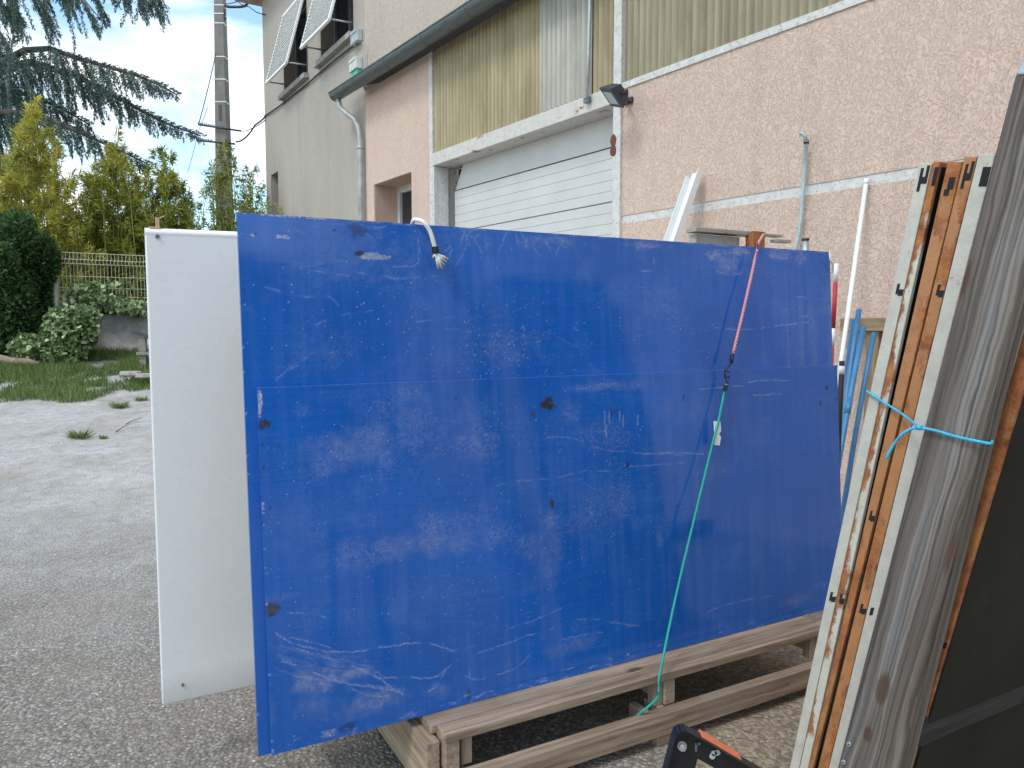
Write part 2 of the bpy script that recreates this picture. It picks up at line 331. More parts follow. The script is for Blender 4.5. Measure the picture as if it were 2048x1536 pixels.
# corrugated sheets: real waves
def corr(s0, s1, z0, z1, o=-.015, pitch=.075, amp=.013):
    n = int((s1-s0)/pitch*8); vs = []; lc = []
    zs = [z0, (z0+z1)/2, z1]
    for i in range(n+1):
        s = s0 + (s1-s0)*i/n; d = amp*math.sin(2*math.pi*s/pitch)
        for z in zs: vs.append(wp(s, z, o+d)); lc.append((s, d*10, z))
    m_ = MB(); m_.add(vs, [(i*3+k, (i+1)*3+k, (i+1)*3+k+1, i*3+k+1) for i in range(n) for k in (0, 1)], lc, True); return m_
def corrmat(name, a, b, d):
    m = M(name, .6, 0, .35); x, y, z = m.xyz()
    st = m.noise(1, vec=m.map((9, .4, .7)), det=6, rough=.6); fl = m.noise(9, vec=m.map((1, 1, .4)), det=8, rough=.7)
    k = m.ramp(st, (.3, a), (.65, b))
    k = m.mix(m.ramp(m.noise(1.3, vec=m.map((2, 1, 1)), det=5), (.45, 0.), (.7, .6)), k, tuple(min(1, t*1.3) for t in b))
    k = m.mix(m.ramp(fl, (.60, 0.), (.70, .6)), k, (.55, .50, .38))
    k = m.mix(m.ramp(m.math('ADD', m.math('MULTIPLY', z, -1.), m.math('MULTIPLY', m.noise(14, det=5), .25)), (-.0, 0.), (1., 0.)), k, d)
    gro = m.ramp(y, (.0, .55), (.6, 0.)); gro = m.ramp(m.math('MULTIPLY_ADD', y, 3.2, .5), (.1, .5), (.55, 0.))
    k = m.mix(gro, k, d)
    low = m.ramp(m.math('ADD', z, m.math('MULTIPLY', m.noise(10, det=5), -.22)), (0., 0.), (1., 0.))
    m.col(k); return m.m
cy = corrmat('yellowed_fibreglass', (.26, .205, .11), (.42, .345, .21), (.15, .12, .06))
cg = corrmat('grey_fibre_cement', (.30, .285, .24), (.46, .44, .38), (.20, .18, .14))
co2 = corrmat('olive_fibreglass', (.23, .19, .115), (.37, .315, .205), (.15, .13, .08))
sA = lambda x, y: (onw(x, y)).dot(W)
s1080 = sA(1080, 150); s1184 = sA(1186, 100)
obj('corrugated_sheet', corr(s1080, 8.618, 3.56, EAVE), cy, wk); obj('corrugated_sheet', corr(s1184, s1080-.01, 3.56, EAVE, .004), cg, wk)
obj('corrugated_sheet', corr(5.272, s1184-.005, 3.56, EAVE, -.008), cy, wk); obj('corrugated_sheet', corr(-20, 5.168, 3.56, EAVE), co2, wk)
mb = MB(); wbox(mb, -20, 8.61, 3.55, EAVE, -.3, -.06); obj('inner_wall', mb, darkgap, wk)
# sectional door
dr = None
prof = [(0, 0)]
for b in range(7):
    zt0 = 3.098 - .51*b
    mb = MB(); pr = []
    n = 5; h = .505/n
    for k in range(n):
        za = zt0 - k*h; pr += [(za-.001, -.24), (za-h+.007, -.24), (za-h+.004, -.246)]
    vs = []; lc = []
    for s in (5.275, 8.50):
        for (z, o) in pr + [(zt0-.505, -.28), (zt0, -.28)]: vs.append(wp(s, z, o)); lc.append((s, o, z))
    q = len(pr)+2
    mb.add(vs, [(i, i+1, q+i+1, q+i) for i in range(q-1)] + [(q-1, 0, q, 2*q-1)], lc)
    obj('door_panel', mb, doorw, wk)
mb = MB(); mb.prism([wp(5.275, 3.112, -.242), wp(8.48, 3.112, -.242), wp(8.30, 3.398, -.242), wp(5.275, 3.398, -.242)], OUT*-.04); obj('door_panel', mb, doorw, wk)
mb = MB(); wbox(mb, 5.272, 8.62, 0, 3.4, -.45, -.37); obj('door_void', mb, darkgap, wk)
# recessed window in the left bay
mb = MB(); wbox(mb, 10.363, 10.372, 1.1, 3.43, -.5, -.012); wbox(mb, 9.208, 9.217, 1.1, 3.43, -.5, -.012); wbox(mb, 9.208, 10.372, 3.424, 3.434, -.5, -.012); wbox(mb, 9.1, 10.5, 1.0, 3.5, -.6, -.51)
mb2 = mb; obj('window_reveal', mb2, smoothpink, wk)
wf = MB()
for a in ((9.21, 10.37, 3.33, 3.43), (9.21, 10.37, 1.1, 1.2), (10.29, 10.37, 1.2, 3.33), (9.21, 9.29, 1.2, 3.33)): wbox(wf, a[0], a[1], a[2], a[3], -.46, -.365)
wfo = obj('window_frame', wf, simple('grey_white_frame', (.55, .55, .53), .5), wk, .004)
mb = MB(); wbox(mb, 9.28, 10.30, 1.19, 3.34, -.43, -.41); obj('pane', mb, glass, wfo)
# roof, soffit, gutter
rf = MB(); vs = []
for s in (-20, 10.6):
    for (o, z) in ((.28, 4.86), (-5.5, 6.75), (-5.5, 6.69), (.24, 4.80), ): vs.append(wp(s, z, o))
rf.add(vs, [(0, 1, 5, 4), (1, 2, 6, 5), (2, 3, 7, 6), (3, 0, 4, 7), (0, 3, 2, 1), (4, 5, 6, 7)])
obj('roof', rf, simple('roof_sheet', (.13, .13, .125), .7), wk)
gt = MB(); R = .10
def gpt(s, t, r): return wp(s, 4.83 - r*math.sin(t), .26 + r*math.cos(t)*1.0)
vs = []; lc = []; nseg = 10; ss = [-20, 11.12]
for s in ss:
    for k in range(nseg+1):
        t = math.pi*k/nseg; vs.append(gpt(s, t, R)); lc.append((s, 0, t))
n = nseg+1
gt.add(vs, [(k, k+1, n+k+1, n+k) for k in range(nseg)], lc, True)
gt.add([gpt(11.12, math.pi*k/nseg, R) for k in range(n)], [tuple(range(n))])
gt.tube([wp(s, 4.835, .26+R) for s in ss], .012, 6)
gu = obj('gutter', gt, zinc, wk)
mds = gu.modifiers.new('thick', 'SOLIDIFY'); mds.thickness = .003
for k in range(30):
    s = 10.3 - k*1.0; mb = MB(); v2 = []
    for s_ in (s-.014, s+.014):
        for j in range(nseg+1): v2.append(gpt(s_, math.pi*j/nseg, R+.006))
    mb.add(v2, [(j, j+1, n+j+1, n+j) for j in range(nseg)], None, True)
    if k < 14: obj('bracket', mb, zinc, gu)
dp = MB(); e = 10.72
path = [wp(11.0, 4.75, .26), wp(10.98, 4.62, .25), wp(10.86, 4.50, .18), wp(10.78, 4.42, .11), wp(10.70, 4.30, .075), wp(10.68, 4.15, .07), wp(10.68, 0.02, .07)]
dp.tube(path, .039, 12)
for z in (4.0, 2.6, 1.2): dp.tube([wp(10.68, z-.025, .07), wp(10.68, z+.025, .07)], .046, 12)
obj('downpipe', dp, zincl, wk)
# galvanised vent pole fixed to the corrugated sheets
t = MB(); t.tube([onw(1175, 197, .06), onw(1177, 100, .06), onw(1180, 0, .06), onw(1181, -60, .06)], .016, 10)
mp_ = thing('vent_pipe', onw(1175, 197, .06), 'thin galvanised pipe running up the corrugated sheets above the door', 'pipe')
obj('pipe', t, steel, mp_)
t = MB(); c = onw(1174, 200, .05); t.cbox(c, W, WN, Z, .07, .03, .05); obj('bracket', t, zinc, mp_)
# floodlight
fc = onw(1222, 196, .30); fl = thing('floodlight', onw(1250, 200, 0), 'dark grey floodlight aimed down over the white sectional door', 'floodlight')
fn = (OUT*.62 + Z*-.66 + W*.42).normalized(); fx = (W - fn*W.dot(fn)).normalized(); fy = fn.cross(fx)
if fy.z < 0: fy = -fy
def frust(c, a, b, a2, b2, d):
    m_ = MB(); vs = [c+fx*a*i+fy*b*j for i, j in ((-1, -1), (1, -1), (1, 1), (-1, 1))] + [c-fn*d+fx*a2*i+fy*b2*j for i, j in ((-1, -1), (1, -1), (1, 1), (-1, 1))]
    return m_.add(vs, [(0, 1, 2, 3), (7, 6, 5, 4), (0, 4, 5, 1), (1, 5, 6, 2), (2, 6, 7, 3), (3, 7, 4, 0)])
obj('housing', frust(fc, .135, .10, .085, .06, .11), darkm, fl, .008)
obj('lens', frust(fc+fn*.004, .088, .06, .088, .06, .004), frost, fl, .002)
b = MB(); b.tube([fc-fn*.06-fx*.12, fc-fn*.10-fx*.14, onw(1254, 203, .06), onw(1256, 203, -.0)], .013, 8)
b.cbox(onw(1257, 202, .01), W, WN, Z, .10, .02, .05); b.tube([onw(1249, 208, .05), onw(1251, 196, .08), onw(1254, 182, .03)], .008, 6)
obj('bracket', b, darkm, fl)
# ================================================================ NEIGHBOUR BEHIND THE CAMERA (seen only as a reflection in the boards)
nb = thing('storage_hall', (12, -9, 0), 'brown clad storage hall across the yard, behind the viewer', 'building')
nbm = corrmat('brown_cladding', (.10, .085, .07), (.16, .135, .11), (.07, .06, .05))
m_ = MB(); yy = V((0, -1.6, 0)); m_.prism([V((2, -9, 0)), V((30, -9, 0)), V((30, -9, 9.2)), V((18, -9, 8.6)), V((13.4, -9, 6.7)), V((11.6, -9, 4.65)), V((2, -9, 4.65))], yy); obj('wall', m_, nbm, nb)
m_ = MB()
for p, q_ in (((1.7, 4.65), (11.6, 4.65)), ((11.5, 4.65), (13.4, 6.75)), ((13.4, 6.7), (18, 8.65)), ((18, 8.6), (30.3, 9.25))): m_.prism([V((p[0], -8.7, p[1]+.01)), V((q_[0], -8.7, q_[1]+.01)), V((q_[0], -8.7, q_[1]+.13)), V((p[0], -8.7, p[1]+.13))], V((0, -2.2, 0)))
obj('roof', m_, simple('hall_roof', (.10, .10, .10), .7), nb)
m_ = MB(); m_.box((18, -9.0, 0), V((1, 0, 0)), V((0, 1, 0)), Z, 4, .05, 4); obj('door', m_, simple('hall_door', (.16, .17, .18), .6), nb)
# ================================================================ GREY HOUSE
G = V((-.5313, .84718, 0)); GN = V((.84718, .5313, 0)); C0 = onw(733, 300)
def gp(s, z, o=0): q = C0 + G*s - GN*o; return V((q.x, q.y, z))
def gbox(mb, s0, s1, z0, z1, o0, o1):
    mb.add([gp(s0+(s1-s0)*i, z0+(z1-z0)*k, o0+(o1-o0)*j) for i in (0, 1) for j in (0, 1) for k in (0, 1)],
           [(0, 1, 3, 2), (4, 6, 7, 5), (0, 4, 5, 1), (2, 3, 7, 6), (0, 2, 6, 4), (1, 5, 7, 3)]); return mb
def ong(x, y, o=0): return onp(x, y, GN, GN.dot(C0) - o)
hs = thing('house', gp(2.5, 0), 'tall grey rendered house with two tilted white shutters beside the pole', 'house')
HS = 5.56; HT = 8.0
mb = MB()
for a in ((.004, .45, 3.4, HT), (.45, 1.95, 3.4, 5.75), (.45, 1.95, 7.22, HT), (1.95, 2.66, 3.4, HT), (2.66, 4.12, 3.4, 5.75), (2.66, 4.12, 7.22, HT), (4.12, 4.68, 3.4, HT), (4.68, 5.2, 4.43, HT), (5.2, HS, 3.4, HT), (.004, 4.68, 0, 3.4), (5.2, HS, 0, 3.4), (4.68, 5.2, 0, 3.2)):
    gbox(mb, a[0], a[1], a[2], a[3], -.35, 0)
gbox(mb, .004, .35, 0, HT, -9, -.352) if False else None
gbox(mb, HS-.35, HS, 0, HT, -9, -.352)
obj('front_wall', mb, greyr, hs)
mb = MB(); gbox(mb, 0, .3, 0, HT, -9, -.003); obj('side_wall', mb, beiger, hs)
mb = MB(); gbox(mb, .3, HS-.35, 3, HT, -1.2, -1.1); obj('room_void', mb, darkgap, hs)
mb = MB(); gbox(mb, -.35, HS+.38, HT+.002, HT+.14, -9.3, .45)
for k in range(44):
    s = -.35 + k*.14; p = [gp(s+.07, HT+.17, .52), gp(s+.07, HT+1.2, -3)]; mb.tube(p, .07, 6)
for k in range(6): mb.tube([gp(HS+.42, HT+.1+k*.3, .4-k), gp(HS+.42, HT+.4+k*.3, -.6-k)], .09, 6)
obj('roof', mb, simple('terracotta_tiles', (.42, .26, .20), .9, 0, .3, 6), hs)
WINS = [(2.66, 4.12), (.45, 1.95)]
winm = simple('grey_window_frame', (.22, .24, .27), .5)
for i, (a, b_) in enumerate(WINS):
    f = MB()
    for q in ((a, b_, 5.75, 5.83), (a, b_, 7.14, 7.22), (a, a+.07, 5.83, 7.14), (b_-.07, b_, 5.83, 7.14), ((a+b_)/2-.05, (a+b_)/2+.05, 5.83, 7.14)): gbox(f, q[0], q[1], q[2], q[3], -.30, -.22)
    fo = obj('window_frame', f, winm, hs, .004)
    m_ = MB(); gbox(m_, a+.07, b_-.07, 5.83, 7.14, -.28, -.26); obj('pane', m_, glass, fo)
    m_ = MB(); gbox(m_, a-.07, b_+.1, 5.665, 5.75, -.3, .10); obj('sill', m_, concrete, hs, .006)
mb = MB(); gbox(mb, 4.68, 5.2, 3.2, 4.43, -.6, -.5); obj('niche_back', mb, greyr, hs)
# tilted slatted shutters held out on arms
shm = simple('white_slats', (.86, .86, .84), .5, 0, .04, 20, dirt=(.6, .58, .52), dirt_amt=.3)
ar = simple('shutter_arm', (.45, .43, .40), .5, .3)
def shutter(a, b_, label, ztop, zbot, off):
    sh = thing('shutter', gp((a+b_)/2, ztop, -.05), label, 'shutter', 'white shutters tilted out of the grey house windows')
    top = lambda s: gp(s, ztop, -.02); bot = lambda s: gp(s, zbot, off)
    dn = (bot(a)-top(a)); L = dn.length; dn = dn.normalized(); nn = dn.cross(G).normalized()
    if nn.dot(-GN) < 0: nn = -nn
    fr = MB()
    fr.box(top(a), G, dn, nn, .045, L, .035, 0); fr.box(top(b_-.045), G, dn, nn, .045, L, .035, 0)
    fr.box(top(a)+dn*(L-.05)+nn*-.002, G, dn, nn, b_-a, .05, .039, 0); fr.box(top(a)+nn*-.002, G, dn, nn, b_-a, .05, .039, 0)
    obj('frame', fr, shm, sh, .003)
    m_ = MB(); m_.box(top(a+.03)+nn*.012, G, dn, nn, b_-a-.06, L-.02, .004, 0); obj('backing', m_, shm, sh)
    slm = MB(); k = .06
    while k < L-.08:
        d2 = (dn*.8 + nn*.55).normalized()
        slm.box(top(a+.045)+dn*k-nn*.004, G, (dn*.9-nn*.35).normalized(), nn, b_-a-.09, .05, .005, 0); slm.box(top(a+.045)+dn*k+nn*.018, G, d2, nn, b_-a-.09, .042, .006, 0)
        for j in range(5):
            if random.random() < .7: slm.box(top(a+.045+random.uniform(0, b_-a-.35))+dn*(k+.03)-nn*.018, G, dn, nn, .22, .03, .012, 0)
        k += .062
    obj('slats', slm, shm, sh)
    for s in (a+.03, b_-.03):
        m_ = MB(); m_.tube([bot(s)-dn*.05, gp(s, zbot+.06, -.1)], .014, 6); obj('arm', m_, ar, sh)
shutter(2.72, 4.06, 'white slatted shutter tilted out, the one nearer the utility pole', 7.19, 5.87, .34)
shutter(.50, 1.90, 'white slatted shutter tilted out, directly beside the grey junction box', 7.19, 5.87, .34)
# boxes and cables on the house
def hbox(name, x0, y0, x1, y1, m, label, d=.09, green=False):
    a = ong(x0, y1); b_ = ong(x1, y0); t = thing(name, a, label, 'junction box')
    sa = (a-C0).dot(G); sb = (b_-C0).dot(G); za = ong((x0+x1)/2, y1).z; zb = ong((x0+x1)/2, y0).z
    m_ = MB(); gbox(m_, min(sa, sb), max(sa, sb), za+(.12 if green else 0), zb, .002, d); obj('box', m_, m, t, .01)
    m_ = MB(); gbox(m_, min(sa, sb)+.02, max(sa, sb)-.02, zb-.04, zb+.006, .01, d+.012); obj('lid', m_, m, t, .004)
    if green:
        m_ = MB(); gbox(m_, min(sa, sb)+.02, max(sa, sb)-.03, za-.02, za+.118, .01, d-.02); obj('cable_gland', m_, simple('green_plastic', (.05, .42, .26), .5), t, .01)
hbox('junction_box', 712, 64, 726, 88, simple('grey_plastic', (.40, .43, .43), .5), 'grey junction box right of the shutters on the grey house')
hbox('junction_box', 711, 120, 725, 160, simple('pale_plastic', (.60, .60, .55), .5), 'cream junction box with green gland low on the grey house', .10, True)
wirem = simple('black_cable', (.03, .03, .032), .6); wireg = simple('grey_cable', (.35, .35, .33), .6)
pts = [ong(529, 232, .02), ong(545, 222, .03), ong(563, 209, .03), ong(590, 187, .03), ong(618, 165, .03), ong(632, 152, .03), ong(645, 141, .03), ong(670, 120, .04), ong(700, 96, .03), ong(716, 86, .03)]
m_ = MB(); m_.tube(pts, .014, 6); tag(obj('cable', m_, wirem), 'black cable running under the window sills of the grey house', 'cable')
m_ = MB()
m_.tube([ong(724, 85, .05), ong(732, 92, .03), ong(734, 110, .03), ong(733, 150, .03), ong(732, 180, .03)], .012, 6)
m_.tube([ong(718, 150, .05), ong(720, 165, .05), ong(727, 170, .03), ong(730, 180, .03)], .010, 6)
tag(obj('cable', m_, wireg), 'pale cables down the corner of the grey house above the gutter', 'cable')
# ================================================================ THINGS ON AND AGAINST THE WORKSHOP WALL
m_ = MB(); m_.tube([onw(1600, 268, .10), onw(1606, 266, .10), onw(1611, 276, .09), onw(1613, 286, .06), onw(1608, 360, .05), onw(1603, 430, .05), onw(1598, 470, .05), onw(1591, 498, .06), onw(1588, 560, .06), onw(1588, 700, .06)], .014, 10)
cn = thing('conduit', onw(1608, 400, .05), 'pale blue grey conduit with hooked top fixed to the pink wall', 'conduit')
obj('tube', m_, simple('blue_grey_conduit', (.42, .50, .51), .5, .2, .12, 30), cn)
m_ = MB(); m_.tube([onw(1612, 281, .062), onw(1613, 288, .062)], .018, 10); obj('collar', m_, darkm, cn)
def lean_bar(name, label, cat, top, bot, wpx, mat, off_t=.05, off_b=.7, kind='tube', extra=None):
    a = onw(*top, off_t); b_ = onw(*bot, off_b); d = (b_-a)
    if d.z < 0:
        kk = (0.01-a.z)/d.z; b2 = a + d*kk
    t = thing(name, b2, label, cat)
    return t, a, b2
t, a, b2 = lean_bar('white_pole', 'slim white pole leaning on the pink wall behind the blue tubes', 'pole', (1733, 360), (1694, 640), 12, white, .03, .35)
m_ = MB(); m_.tube([a, a.lerp(b2, .5), b2], .0145, 10); obj('tube', m_, white, t)
m_ = MB(); m_.tube([a+(a-b2).normalized()*.005, a-(a-b2).normalized()*.03], .017, 10); obj('end_cap', m_, white, t)
# white U profile
t, a, b2 = lean_bar('white_channel', 'white U shaped channel bar leaning on the pink wall right of the door', 'bar', (1396, 346), (1350, 478), 16, white, .06, .30)
dn = (b2-a).normalized(); L = (b2-a).length; sx = (W - dn*W.dot(dn)).normalized(); oy = dn.cross(sx).normalized()
if oy.dot(OUT) < 0: oy = -oy
m_ = MB(); m_.box(a-sx*.055, sx, dn, oy, .11, L, .005, 0); obj('web', m_, white, t)
for k in (-.055, .050): m_ = MB(); m_.box(a+sx*k+oy*.005+dn*(.05 if k > 0 else 0), sx, dn, oy, .006, L-.05, .055, 0); obj('flange', m_, white, t)
# short grey tube behind the board
m_ = MB(); m_.tube([onw(1611, 478, .25), onw(1612, 600, .25)], .022, 8); mm = thing('steel_tube', onw(1612, 600, .25), 'short upright steel tube end behind the blue boards', 'tube'); obj('tube', m_, steel, mm)
m_ = MB(); a = onw(1611, 478, .25); m_.tube([a+Z*.004, a-Z*.01], .026, 8); obj('rim', m_, darkm, mm)
# red and white pole
rp = thing('marker_pole', onw(1668, 700, 1.2), 'red and white striped pole just behind the right edge of the boards', 'pole')
a = onw(1673, 527, 1.2); b_ = onw(1662, 735, 1.2); d = b_-a; L = d.length
ends = [0, .18, .62, .8, 1.3]
for k in range(4):
    m_ = MB(); m_.tube([a + d*(ends[k]), a + d*(ends[k+1])], .011, 10); obj('band', m_, white if k % 2 == 0 else redm, rp)
# timber ledger and upright on the wall
ld = thing('timber_rack', onw(1720, 900, .1), 'rough timber rack fixed low on the pink wall behind the tubes', 'rack')
m_ = MB(); a = onw(1680, 636, .10); b_ = onw(1800, 632, .10); d = (b_-a); d.z = 0; L = d.length; d = d.normalized()
m_.box(a, d, OUT*-1, Z*-1, L, .09, .085); obj('ledger', m_, shelfw, ld, .004)
m_ = MB(); a = onw(1738, 662, .09); m_.box(a, W*-1, WN, Z*-1, .09, .07, 1.6); mm = MB(); a = onw(1733, 662, .07)
mm.box(a, Z*-1, W*-1, WN, a.z-.01, .08, .05); obj('upright', mm, shelfw, ld, .004)
# blue tubes
grp = 'blue plastic tubes leaning behind the steel frames'
TB = [((1718, 620), (1688, 860), .0165, 'tallest blue plastic tube leaning between boards and steel frames', .22, .62),
      ((1707, 640), (1683, 850), .014, 'blue plastic tube half hidden behind the tallest one', .14, .55),
      ((1727, 655), (1680, 930), .0165, 'blue plastic tube with a coupling sleeve, just right of the tallest', .30, .80),
      ((1748, 666), (1700, 955), .0155, 'darker blue plastic tube closest to the steel frames', .20, .55)]
for i, (tp, bt, r, lb, o1, o2) in enumerate(TB):
    a = onw(*tp, o1); b_ = onw(*bt, o2); d = b_-a; b2 = a + d*((.01-a.z)/d.z)
    t = thing('blue_tube', b2, lb, 'tube', grp)
    m_ = MB(); m_.tube([a.lerp(b2, k/6) + OUT*.02*math.sin(k/6*3.14) for k in range(7)], r, 12); obj('tube', m_, bluep, t)
    m_ = MB(); c = a.lerp(b2, .18 if i != 2 else .3); e_ = a.lerp(b2, .2 if i != 2 else .36); 
    if i == 2: c += OUT*.016; e_ += OUT*.018; m_.tube([c, e_], r*1.18, 12); obj('coupling', m_, bluep, t)
# black pole with white band
t = thing('black_pole', onw(1682, 860, 1.0), 'short black pole with a white band at the board edge', 'pole')
a = onw(1684, 722, 1.0); b_ = onw(1678, 860, 1.0); m_ = MB(); m_.tube([a, b_, b_+(b_-a)*1.6], .014, 10); obj('shaft', m_, rubber, t)
m_ = MB(); m_.tube([a.lerp(b_, .07), a.lerp(b_, .19)], .0155, 10); obj('band', m_, white, t)
# steel table frame behind the boards
DF = P0 + QN*.72
def onf(x, y): return onp(x, y, QN, QN.dot(DF))
fr = thing('trestle', onf(1500, 900), 'weathered concrete trestle form with steel top rail and rusty bracket behind the boards', 'trestle')
A = onf(1392, 476); B = onf(1508, 463); zt_ = B.z
m_ = MB(); m_.box(V((A.x, A.y, zt_-.022)), Q, QN, Z, (B-A).length+.02, .07, .022); obj('top_rail', m_, rusty_paint('worn_grey_rail', (.34, .32, .28), .40), fr, .003)
m_ = MB(); m_.box(V((A.x, A.y, zt_-.40))+Q*.02+QN*.02, Q, QN, Z, (B-A).length-.10, .05, .37); obj('slab', m_, concrete, fr, .004)
a = onf(1497, 464); m_ = MB(); m_.box(V((a.x, a.y, zt_-.32))-QN*.03, Q, QN, Z, .085, .05, .318); obj('bracket', m_, paintH, fr, .003)
a = onf(1510, 464); m_ = MB(); m_.box(V((a.x, a.y, zt_-.016)), Q, QN, Z, .20, .05, .012); m_.box(V((a.x, a.y, zt_-.045))+Q*.14-QN*.02, Q, QN, Z, .10, .05, .014); obj('flat_bar', m_, rusty_paint('worn_bar', (.36, .33, .28), .42), fr, .002)
# ================================================================ BOARDS
def board_coords(x, y, o=0):
    P = onp(x, y, BN, BN.dot(P0 + BN*o)) - P0
    return P.dot(Q), P.dot(BU)
def wear_sheet(name, u0, u1, v0, v1, o, th, m, paint, step=.0029, label=None, cat='board', group=None):
    nu = int((u1-u0)/step)+1; nv = int((v1-v0)/step)+1
    us = np.linspace(u0, u1, nu); vs_ = np.linspace(v0, v1, nv); UU, VV = np.meshgrid(us, vs_)
    wr = np.zeros((nv, nu, 4), np.float32); paint(wr, UU, VV)
    q = np.array(Q); bu = np.array(BU); bn = np.array(BN); p0 = np.array(P0)
    bow = np.zeros_like(UU)
    pos = p0 + UU[..., None]*q + VV[..., None]*bu + (o+bow)[..., None]*bn
    base = np.array(P0 + Q*(u0+u1)/2 + BU*v0)
    front = pos.reshape(-1, 3)
    idx = np.arange(nu*nv).reshape(nv, nu)
    f = np.stack([idx[:-1, :-1], idx[:-1, 1:], idx[1:, 1:], idx[1:, :-1]], -1).reshape(-1, 4)
    per = np.concatenate([idx[0, :], idx[1:, -1], idx[-1, -2::-1], idx[-2:0:-1, 0]])
    pf = front[per]; back = pf + bn*th; n0 = len(front); k = len(per)
    allv = np.concatenate([front, pf, back]); a = np.arange(k); b = (a+1) % k
    side = np.stack([n0+a, n0+k+a, n0+k+b, n0+b], -1)
    cs = [0, nu-1, nu+nv-2, 2*nu+nv-3]
    bk = np.array([[n0+k+c for c in cs][::-1]])
    faces = np.concatenate([f, side, bk]); me = bpy.data.meshes.new(name)
    me.vertices.add(len(allv)); me.vertices.foreach_set('co', (allv-base).astype(np.float32).ravel())
    me.loops.add(faces.size); me.loops.foreach_set('vertex_index', faces.ravel().astype(np.int32))
    me.polygons.add(len(faces)); me.polygons.foreach_set('loop_start', np.arange(0, faces.size, 4, dtype=np.int32)); me.polygons.foreach_set('loop_total', np.full(len(faces), 4, np.int32))
    me.update(calc_edges=True); me.validate()
    lc = np.zeros((len(allv), 3), np.float32); lc[:n0, 0] = UU.ravel(); lc[:n0, 1] = VV.ravel()
    lc[n0:, 0] = np.tile(UU.ravel()[per], 2); lc[n0:, 1] = np.tile(VV.ravel()[per], 2); lc[n0+k:, 2] = th
    me.attributes.new('lc', 'FLOAT_VECTOR', 'POINT').data.foreach_set('vector', lc.ravel())
    wa = np.zeros((len(allv), 3), np.float32); wa[:n0] = wr[..., :3].reshape(-1, 3); la = np.zeros(len(allv), np.float32); la[:n0] = wr[..., 3].ravel()
    me.attributes.new('lace', 'FLOAT', 'POINT').data.foreach_set('value', la)
    me.attributes.new('wear', 'FLOAT_VECTOR', 'POINT').data.foreach_set('vector', wa.ravel())
    o_ = link(name, me, m, None, V(base)); return tag(o_, label, cat, group)
rr = np.random.default_rng(5)
def vnoise(UU, VV, sc, sv=None, seed=0, oct=4):
    r = np.random.default_rng(seed); acc = np.zeros_like(UU); amp = 1; tot = 0; sv = sv or sc
    for k in range(oct):
        g_ = r.random((256, 256)); x = (UU*sc*2**k + 37) % 255; y = (VV*sv*2**k + 53) % 255
        xi = x.astype(int); yi = y.astype(int); fx_ = x-xi; fy_ = y-yi; fx_ = fx_*fx_*(3-2*fx_); fy_ = fy_*fy_*(3-2*fy_); x1 = (xi+1) % 256; y1 = (yi+1) % 256
        acc += amp*((g_[yi, xi]*(1-fx_)+g_[yi, x1]*fx_)*(1-fy_) + (g_[y1, xi]*(1-fx_)+g_[y1, x1]*fx_)*fy_); tot += amp; amp *= .6
    return acc/tot
def pline(wr, UU, VV, pts, ch, wid=.0016, s=.8, wob=.002, gaps=.35):
    # soft scratch along a polyline given in photo-measured points, rasterised in board metres
    us = UU[0]; vs_ = VV[:, 0]; du = us[1]-us[0]; dv = vs_[1]-vs_[0]
    P = np.array(pts, float); seg = np.diff(P, axis=0); L = np.hypot(*seg.T); T = np.concatenate([[0], np.cumsum(L)])
    n = max(4, int(T[-1]/.0016)); t = np.linspace(0, T[-1], n)
    # catmull-ish smoothing
    x = np.interp(t, T, P[:, 0]); y = np.interp(t, T, P[:, 1]); kk = max(3, n//(len(P)*2)) | 1
    if n > kk*2: ker = np.ones(kk)/kk; xp = np.pad(x, kk//2, 'edge'); yp = np.pad(y, kk//2, 'edge'); x = np.convolve(xp, ker, 'valid'); y = np.convolve(yp, ker, 'valid')
    ph = rr.random()*9; y = y + wob*np.sin(t*60+ph)*.5 + wob*.5*np.sin(t*171+ph); a = s*(np.clip(np.sin(t*rr.uniform(15, 40)+ph)+np.sin(t*rr.uniform(60, 90))+1.6-gaps*2, .12, 1))
    i = (x-us[0])/du; j = (y-vs_[0])/dv
    for oi in (0, 1):
        for oj in (0, 1):
            ii = np.floor(i).astype(int)+oi; jj = np.floor(j).astype(int)+oj
            wgt = (1-np.abs(i-ii))*(1-np.abs(j-jj))*a; ok = (ii >= 0) & (jj >= 0) & (ii < len(us)) & (jj < len(vs_))
            np.maximum.at(wr[..., ch], (jj[ok], ii[ok]), wgt[ok].astype(np.float32))
def blob(wr, UU, VV, c, rx, ry, ch, s=1, thr=.5, seed=0, sc=60, sv=None, soft=.12):
    m_ = (np.abs(UU-c[0]) < rx*2.2) & (np.abs(VV-c[1]) < ry*2.2)
    if not m_.any(): return
    d = np.exp(-(((UU-c[0])/rx)**2 + ((VV-c[1])/ry)**2)); nz = vnoise(UU, VV, sc, sv, seed, 4)
    val = np.clip((d*.75 + nz*.9 - thr - .45)/soft, 0, 1)*s*np.clip(d*2.2, 0, 1)
    wr[..., ch] = np.maximum(wr[..., ch], np.where(m_, val, 0))
def specks(wr, UU, VV, c, rx, ry, n, s=.8, ch=0):
    us = UU[0]; vs_ = VV[:, 0]; i = ((rr.normal(c[0], rx, n)-us[0])/(us[1]-us[0])).astype(int); j = ((rr.normal(c[1], ry, n)-vs_[0])/(vs_[1]-vs_[0])).astype(int)
    ok = (i >= 0) & (j >= 0) & (i < len(us)) & (j < len(vs_)); np.maximum.at(wr[..., ch], (j[ok], i[ok]), (rr.random(n)**2*s)[ok].astype(np.float32))
def Bc(pts, ox=0, oy=0, sc=1, o=0): return [board_coords(ox+x/sc, oy+y/sc, o) for x, y in pts]
